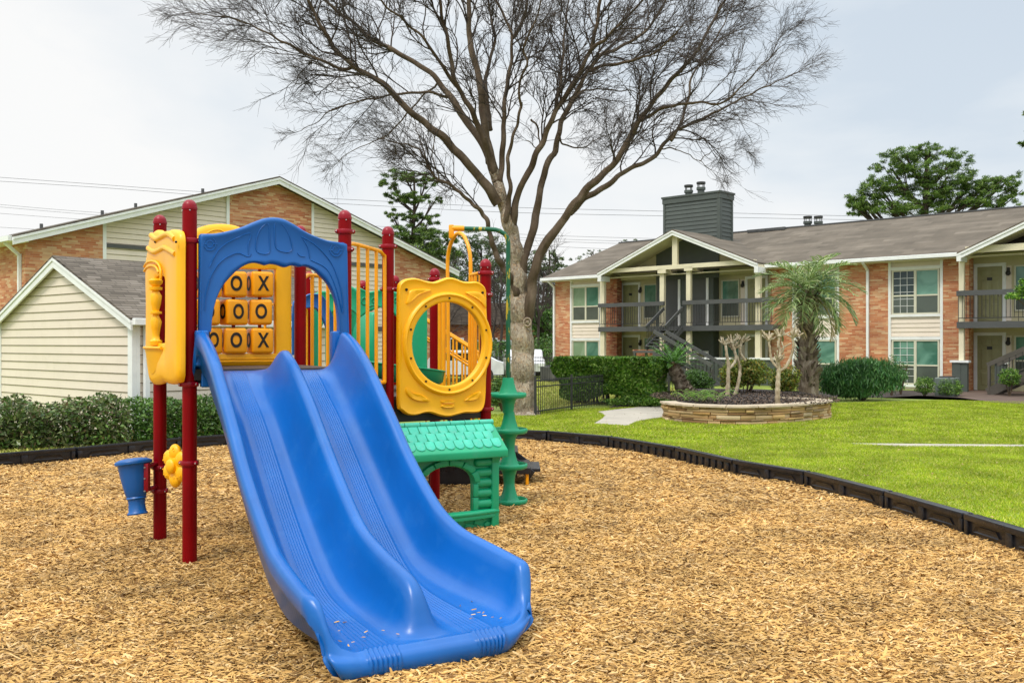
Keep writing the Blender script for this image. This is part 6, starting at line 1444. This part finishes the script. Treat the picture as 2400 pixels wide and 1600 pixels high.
limb([(1186,520),(1193,470),(1196,440),(1190,380),(1200,330),(1215,280),(1222,240)],-.1,-.5,.07,.03)
limb([(1222,250),(1216,200),(1235,150),(1228,110),(1250,60),(1270,0),(1290,-90)],-.5,-2.2,.035,.014)
limb([(1224,640),(1232,590),(1245,558),(1256,505),(1262,470),(1275,408),(1290,370),(1302,352),(1310,310),(1318,280),(1345,229),(1378,166),(1410,130),(1459,108),(1516,70),(1560,0),(1590,-70)],0,1.6,.115,.02)
limb([(1216,640),(1206,560),(1204,510),(1215,450),(1239,405),(1255,365),(1273,330),(1300,265),(1329,220),(1361,165),(1382,122),(1392,90),(1400,50),(1408,-10),(1420,-110)],.2,-1.2,.11,.03)
limb([(1230,760),(1241,720),(1247,670),(1253,634),(1271,584),(1312,527),(1345,480),(1386,433),(1435,388),(1463,347),(1496,286),(1533,237),(1569,192),(1622,135),(1650,90),(1671,50),(1705,-10),(1740,-80)],-.1,-.9,.15,.016)
limb([(1335,500),(1375,462),(1414,441),(1467,400),(1510,382),(1537,363),(1573,318),(1610,294),(1660,272),(1712,245),(1760,220),(1794,204),(1835,185),(1880,165)],-.2,1.6,.085,.008)
limb([(1496,286),(1557,253),(1622,241),(1692,241),(1737,204),(1780,160),(1830,110)],-.6,-2.4,.05,.008)
limb([(1573,330),(1595,290),(1612,235),(1622,180),(1650,130),(1690,70),(1720,0)],.6,2.2,.045,.01)
limb([(1548,348),(1580,349),(1606,359),(1640,378),(1668,400)],.4,.7,.02,.006)
limb([(1640,378),(1660,360),(1690,345),(1720,330)],.7,1.4,.012,.004)
limb([(1345,229),(1380,210),(1440,212),(1490,216),(1520,240)],.8,2.3,.03,.008)
limb([(1310,310),(1320,338),(1366,346),(1400,325),(1440,312)],.5,1.3,.028,.006)
limb([(1378,166),(1430,152),(1470,145),(1540,120),(1600,60)],-.2,-2.4,.05,.012)
limb([(1300,265),(1312,200),(1318,150),(1322,90),(1330,20),(1345,-70)],.3,2.3,.05,.015)
limb([(1382,122),(1430,80),(1480,30),(1530,-30)],-.9,-2.8,.05,.015)
limb([(1226,735),(1212,690),(1198,655),(1178,625),(1163,597),(1148,548),(1141,516),(1128,497),(1108,478),(1082,455),(1060,436),(1046,428),(1027,421),(1008,400),(995,372),(984,352),(965,342),(930,335),(890,325)],.02,-1.1,.10,.01)
limb([(1008,400),(1001,378),(985,330),(975,300),(968,260)],-.9,-.3,.025,.006)
limb([(1030,422),(1022,395),(1012,365),(1018,330),(1010,300)],-.8,-1.6,.02,.006)
limb([(1244,280),(1260,300),(1262,345),(1235,330)],.2,.3,.03,.01)
parts=[]; sk=[]
rs=random.Random(31)
for P,d0,d1,r0,r1 in limbs:
    n=max(10,len(P)*6); q3=[]; 
    cums=[0]
    for a,b in zip(P,P[1:]): cums.append(cums[-1]+math.dist(a,b))
    for (x,y),c in zip(P,cums): q3.append(tuple(pt(x,y,TD+d0+(d1-d0)*c/cums[-1])))
    q=smooth2(q3,n); ph=rs.uniform(0,6); m_=len(q)
    for i in range(1,m_-1): q[i]=q[i]+Vector((math.sin(i*.9+ph)*.012,math.sin(i*.7+ph)*.05,math.cos(i*1.1+ph)*.012))
    rr=[r0+(r1-r0)*(i/(m_-1))**.8 for i in range(m_)]; rr=rr if P is not trunk else [lerp1(i/(m_-1),[(0,.31),(.3,.27),(.5,.245),(.62,.20),(.8,.165),(1,.12)]) for i in range(m_)]; sk.append((q,rr))
q,rr=sk[0]; rr=[r*(1+.75*math.exp(-i*.55)) for i,r in enumerate(rr)]; q[0].z=-.1
def knobby(q,rr,seg,sd):
    m=MB(); rs_=random.Random(sd); n=seg; m.tube(q,rr,n); c=0
    for i in range(len(q)):
        for k in range(n):
            v=Vector(m.v[i*n+k]); d=v-q[i]; f=1+.07*math.sin(k*2.1+i*.35+sd)+.05*math.sin(k*3.7-i*.8)+rs_.uniform(-.025,.025); m.v[i*n+k]=tuple(q[i]+d*f)
    return m
m=knobby(q,rr,20,1)
m.build('trunk',BARK,TR,smooth=60)
for i,(q,rr) in enumerate(sk[1:]):
    m=knobby(q,rr,12 if rr[0]>.05 else 7,i+2)
    if rr[0]>.06:
        for k in range(3):
            j=rs.randrange(4,len(q)-4); d=Vector((rs.uniform(-1,1),rs.uniform(-1,.2),rs.uniform(-.4,1))).normalized(); m.ico(q[j]+d*rr[j]*.75,rr[j]*.5,2)
    m.build('limb',BARK if rr[0]>=.2 else LIMB,TR,smooth=60)
kz=pt(1236,755,TD-.28); m=MB(); m.tube([kz+Vector((.085*math.cos(a*PI/8),-.0-.01,.1*math.sin(a*PI/8))) for a in range(16)],.028,8,closed=True); m.ico(kz+Vector((0,.02,0)),.06,2); m.build('knot_hole',BARK,TR,smooth=60)
# branches and twigs grown from the limbs
TV=[];TQ=[];to=0
def addtw(P,r0,r1,n=3):
    global to
    P=np.array(P); m_=len(P); T=np.gradient(P,axis=0); T=unit(T); a=unit(np.cross(T,np.array([.3,1,.2]))); b=np.cross(T,a); r=np.linspace(r0,r1,m_)[:,None]
    V=np.stack([P+(a*math.cos(2*PI*k/n)+b*math.sin(2*PI*k/n))*r for k in range(n)],1).reshape(-1,3); TV.append(V)
    i=np.arange(m_-1)[:,None]*n; Q=[]
    for k in range(n): l=(k+1)%n; Q.append(np.concatenate([i+k,i+l,i+n+l,i+n+k],1)+to)
    TQ.append(np.concatenate(Q)); to+=m_*n
CEN=np.array(pt(1200,420,TD))
R2=np.random.RandomState(5)
def grow(p,d,L1,r,lev):
    n=6 if lev<3 else 4; P=[p]; dd=d/np.linalg.norm(d); step=L1/n
    out=p-CEN; out[2]*=.3; out=out/ (np.linalg.norm(out)+1e-6)
    kink=[.09,.13,.17,.22][min(lev,3)]
    for i in range(n):
        dd=dd+R2.normal(0,kink,3)+out*.055+np.array([0,0,.035 if lev<2 else -.0]); dd/=np.linalg.norm(dd); P.append(P[-1]+dd*step)
    addtw(P,r,max(r*.45,.0022),5 if r>.018 else 3)
    if lev>=4: return
    m_=[0,6,6,5,3][lev] 
    for k in range(m_):
        t=R2.uniform(.2,1.0); j=min(int(t*n),n-1); b=P[j]+(P[j+1]-P[j])*(t*n-j); tang=(P[j+1]-P[j])/step
        side=np.cross(tang,R2.normal(0,1,3)); side/=np.linalg.norm(side)+1e-9; nd_=tang*R2.uniform(.85,1.2)+side*R2.uniform(.42,.8)
        grow(b,nd_,L1*R2.uniform(.45,.78),max(r*.56,.0032),lev+1)
for li,(q,rr) in enumerate(sk[1:]):
    n=len(q); L_=sum((q[i+1]-q[i]).length for i in range(n-1)); r_end=rr[-1]
    # continue the limb tip
    tip=np.array(q[-1]); td=np.array(q[-1]-q[-3]); td/=np.linalg.norm(td)
    if r_end<.03:
        for k in range(2): grow(tip,td+R2.normal(0,.3,3),.45,max(r_end*.8,.007),2)
    if li==11: continue
    cnt=int(L_*(2.6 if rr[0]<.09 else 2.1)); 
    for k in range(cnt):
        t=R2.uniform(.34 if rr[0]>.09 else .15,1)**.8; i=min(int(t*(n-1)),n-2); p=np.array(q[i]); r=rr[i]
        if r>.09 : continue
        tang=np.array(q[i+1]-q[i]); tang/=np.linalg.norm(tang); side=np.cross(tang,R2.normal(0,1,3)); side/=np.linalg.norm(side)+1e-9
        d=tang*R2.uniform(.7,1.2)+side*R2.uniform(.5,.95)
        d[2]+=.22
        if d[2]<0 and R2.rand()<.7: d[2]*=-.4
        big=R2.uniform(.7,1.05)*(1.6 if t<.7 else 1.0); grow(p,d,big,min(r*.5,.022)+.002,2 if R2.rand()<.72 else 1)
print('twig verts',to)
o=npmesh('twigs',np.concatenate(TV),np.concatenate(TQ),TWIG,TR,smooth=True)
# ---- pines and background trees
def pads(t,pl,D,N,l,w,mat,name='crown'):
    Cs=[]
    for x,y,rx,ry in pl:
        rx*=1.12; ry*=.95
        c=pt(x,y,D); s=D/F; k=int(2.1*N*(rx*ry)/(60*25.)); d=unit(RS.normal(0,1,(k,3))); rad=RS.uniform(0,1,k)**.45
        # sub-clumps break up the pad
        sub=max(8,int(rx*ry/22)); sc=blob(sub,(0,0,0),(rx*s*1.1,rx*s*1.0,ry*s*1.25),.05); idx=RS.randint(0,sub,k)
        Cs.append(np.array(c)+sc[idx]+d*rad[:,None]*np.array([rx*s*.21,rx*s*.21,ry*s*.27]))
    C=np.concatenate(Cs)-np.array(t.location); scatter(name,C,l,w,mat,t,bias=(0,0,.6))
def tree(name,label,px,D,ztop,padl,N,l,w,mat,r0=.3,group=None,branches=True,bk=PBARK):
    b=pt(px,Y0+1,D); t=thing(name,label,'tree',(b.x,b.y,0),0,group); rs=random.Random(px); m=MB(); n=12
    T=[Vector((math.sin(k*.8)*.12,0,ztop*k/(n-1)*.97)) for k in range(n)]; m.tube(T,[r0*(1-.8*k/(n-1)) for k in range(n)],10); m.build('trunk',bk,t,smooth=60)
    if branches:
        m=MB()
        for x,y,rx,ry in padl:
            c=pt(x,y,D)-t.location; zz=max(.3*ztop,c.z-abs(c.x)*.35-.3); i=min(n-1,int(zz/ztop*(n-1))); p=T[i]; mid=p.lerp(c,.5)+Vector((0,0,-.12*abs(c.x)))
            m.tube(smooth2([tuple(p),tuple(mid),tuple(c)],8),[r0*.28*(1-.09*k) for k in range(8)],6)
            for q in range(5): e=c+Vector((rs.uniform(-rx,rx)*D/F*.8,rs.uniform(-rx,rx)*D/F*.6,rs.uniform(-ry,ry)*D/F*.6)); m.tube([mid,mid.lerp(e,.55)+Vector((0,0,-.1)),e],[r0*.13,r0*.08,r0*.03],5)
        m.build('branches',bk,t,smooth=60)
    pads(t,padl,D,N,l,w,mat); return t
tree('loblolly_pine','tall layered pine left of the bare tree, rising over the roof',968,70,14.6,[(950,412,42,14),(1000,425,26,12),(915,432,24,12),(930,462,28,14),(975,465,40,12),(1020,470,14,9),(918,503,16,12),(960,508,30,12),(1005,515,26,12),(960,548,50,20),(1015,560,42,20),(910,570,30,22),(960,595,60,24),(1035,598,40,20),(985,635,70,24),(900,640,40,22),(1060,560,18,14)],2300,.19,.024,PINE,.34)
tree('loblolly_pine','broad flat-topped pine above the right end of the long roof',2168,64,15.6,[(2120,362,48,16),(2180,358,40,14),(2230,378,40,18),(2090,395,36,18),(2150,400,50,20),(2220,415,50,20),(2270,440,48,20),(2310,430,45,18),(2360,425,32,18),(2380,445,20,14),(2060,440,42,22),(2030,470,38,22),(2010,490,25,14),(2110,440,44,20),(2170,450,50,20),(2230,465,50,18),(2300,470,55,16),(2350,475,40,14),(2080,485,60,18),(2160,490,60,16),(2005,478,20,18)],1700,.18,.022,PINE,.5)
BG='trees beyond the far fence'
tree('background_pine','green pine crown right of the yellow climber loop behind the bare tree',1125,80,10.5,[(1110,565,40,20),(1150,580,40,22),(1085,600,40,24),(1140,620,50,26),(1180,640,40,26),(1095,650,46,26),(1150,670,50,26),(1060,670,40,26)],900,.16,.04,PINE2,.3,BG)
tree('background_pine','pine crown right of the bare trunk, left of the flats',1285,75,9.6,[(1275,600,34,14),(1310,612,24,14),(1255,628,36,18),(1300,640,38,18),(1265,665,40,20),(1305,680,34,22),(1280,710,40,24)],900,.15,.04,PINE2,.28,BG)
tree('background_tree','leafy tree low between the bare trunk and the brick corner',1272,66,7,[(1262,745,36,26),(1295,760,34,30),(1262,790,34,24),(1300,810,30,22)],1000,.12,.05,HEDL,.22,BG)
tree('background_tree','dim greyish tree seen through the round-window panel',1060,82,8,[(1040,740,46,26),(1090,760,46,26),(1050,790,46,24),(1000,700,40,26),(1100,720,40,24)],520,.12,.04,PINE2,.2,BG)
tree('background_tree','greenish tree left of the bare trunk above the parked van',1165,84,8,[(1160,700,36,26),(1185,730,34,26),(1150,760,40,26),(1190,790,30,22)],700,.12,.04,PINE2,.2,BG)
tree('background_tree','small treetop peeking over the roof hip near the chimney gable',1468,85,10.6,[(1470,566,22,7),(1490,570,14,5)],900,.14,.04,PINE2,.2,BG)
tree('background_tree','airy treetop behind the left end of the long roof',1388,80,10,[(1385,592,20,8),(1372,604,26,9),(1400,600,14,7)],420,.10,.035,PINE2,.2,BG)
tree('background_pine','dark pine mass at the foot of the tall pine behind the brick gable',930,86,11,[(905,610,46,30),(960,640,50,30),(1000,660,50,30),(950,690,60,30),(1030,700,46,30)],700,.16,.04,PINE2,.25,BG)
# bare thin trees in the distance
def thin(label,px,D,h,seed,group='thin bare trees in the distance'):
    global TV,TQ,to,CEN
    t=thing('thin_bare_tree',label,'tree',(0,0,0),0,group); TV=[];TQ=[];to=0; b=np.array(pt(px,Y0,D)); b[2]=0; CEN=b+np.array([0,0,h*.4]); n=8; P=[b+np.array([R2.normal(0,.08),0,h*k/n]) for k in range(n+1)]
    addtw(P,.13,.03,6)
    for k in range(16):
        z=R2.uniform(.35,1); p=b+np.array([0,0,h*z]); a=R2.uniform(0,6.28); grow(p,np.array([math.cos(a),math.sin(a)*.5,.8]),h*.22,.03,2)
    npmesh('trunk',np.concatenate(TV),np.concatenate(TQ),TWIG,t)
thin('thin bare tree through the round-window panel',1052,60,6.2,1); thin('thin bare tree beside the green pipe',1175,62,7.5,2); thin('slender bare tree between pod climber and trunk',1160,66,6.5,3); thin('bare tree right of the mottled trunk',1262,60,6.8,4); thin('bare saplings at the photo right of the trunk',1290,72,8,5)
# leafy bough reaching in from the right
b=pt(2470,690,24); t=thing('young_evergreen_tree','leafy green bough reaching in over the balcony at the right edge','tree',(b.x,b.y,0)); m=MB(); m.tube([(0,0,-.1),(0.05,0,2),(.1,0,4.2)],[.1,.07,.03],8)
m.build('trunk',LIMB,t,smooth=60); m=MB(); e=pt(2372,690,24)-t.location; e2=pt(2390,665,24)-t.location; m.tube([(.05,0,2.2),tuple((e+Vector((.05,0,2.2)))*.5),tuple(e)],[.03,.02,.006],6); m.tube([(.06,0,2.5),tuple(e2)],[.02,.006],6); m.build('bough',LIMB,t)
Cs=[]
for x,y,rx,ry in ((2378,694,20,9),(2395,680,18,12),(2400,660,12,8),(2362,696,8,5),(2420,690,20,16),(2450,660,40,30),(2470,600,50,40),(2480,700,40,40)): Cs.append(blob(int(rx*ry*2.2),tuple(pt(x,y,24)-t.location),(rx*24/F,rx*24/F,ry*24/F),.2))
scatter('foliage',np.concatenate(Cs),.032,.018,BOXL,t)
tree('background_pine','pine twigs entering at the right photo edge high above the roof',2440,40,11,[(2412,335,16,12),(2430,300,24,16),(2420,262,16,10),(2450,370,30,20)],900,.12,.025,PINE,.25,'pines at the right')

# ---- every loose piece of these becomes a part of its own
def explode(names,maxn=40):
    for o in [x for x in bpy.data.objects if x.type=='MESH' and x.name.split('.')[0] in names]:
        if o.data.users>1 or o.modifiers: continue
        bm=bmesh.new(); bm.from_mesh(o.data); bm.verts.ensure_lookup_table(); seen=set(); comps=[]
        for v in bm.verts:
            if v.index in seen: continue
            st=[v]; c=[]; seen.add(v.index)
            while st:
                a=st.pop(); c.append(a.index)
                for e in a.link_edges:
                    b=e.other_vert(a)
                    if b.index not in seen: seen.add(b.index); st.append(b)
            comps.append(set(c))
        bm.free()
        if not 1<len(comps)<=maxn: continue
        base=o.name.split('.')[0]; me=o.data; mat=me.materials[0]
        P=[tuple(v.co) for v in me.vertices]; F_=[tuple(p.vertices) for p in me.polygons]; S_=[p.use_smooth for p in me.polygons]
        for i,c in enumerate(comps):
            ids=sorted(c); mp_={a:b for b,a in enumerate(ids)}; n=bpy.data.meshes.new(base); ff=[(f,s_) for f,s_ in zip(F_,S_) if f[0] in c]
            n.from_pydata([P[a] for a in ids],[],[tuple(mp_[q] for q in f) for f,_ in ff]); n.polygons.foreach_set('use_smooth',[s_ for _,s_ in ff]); n.materials.append(mat)
            if any(s_ for _,s_ in ff): n.set_sharp_from_angle(angle=R(45))
            n.update()
            if i==0: o.data=n
            else: link(base,n,None,o.parent)
explode({'side_rail','corner_board','leaf_relief','wall_log','gutter','window_stone','corner_post','white_batten','wall_cap','pipe_socket','ridge_tile'})
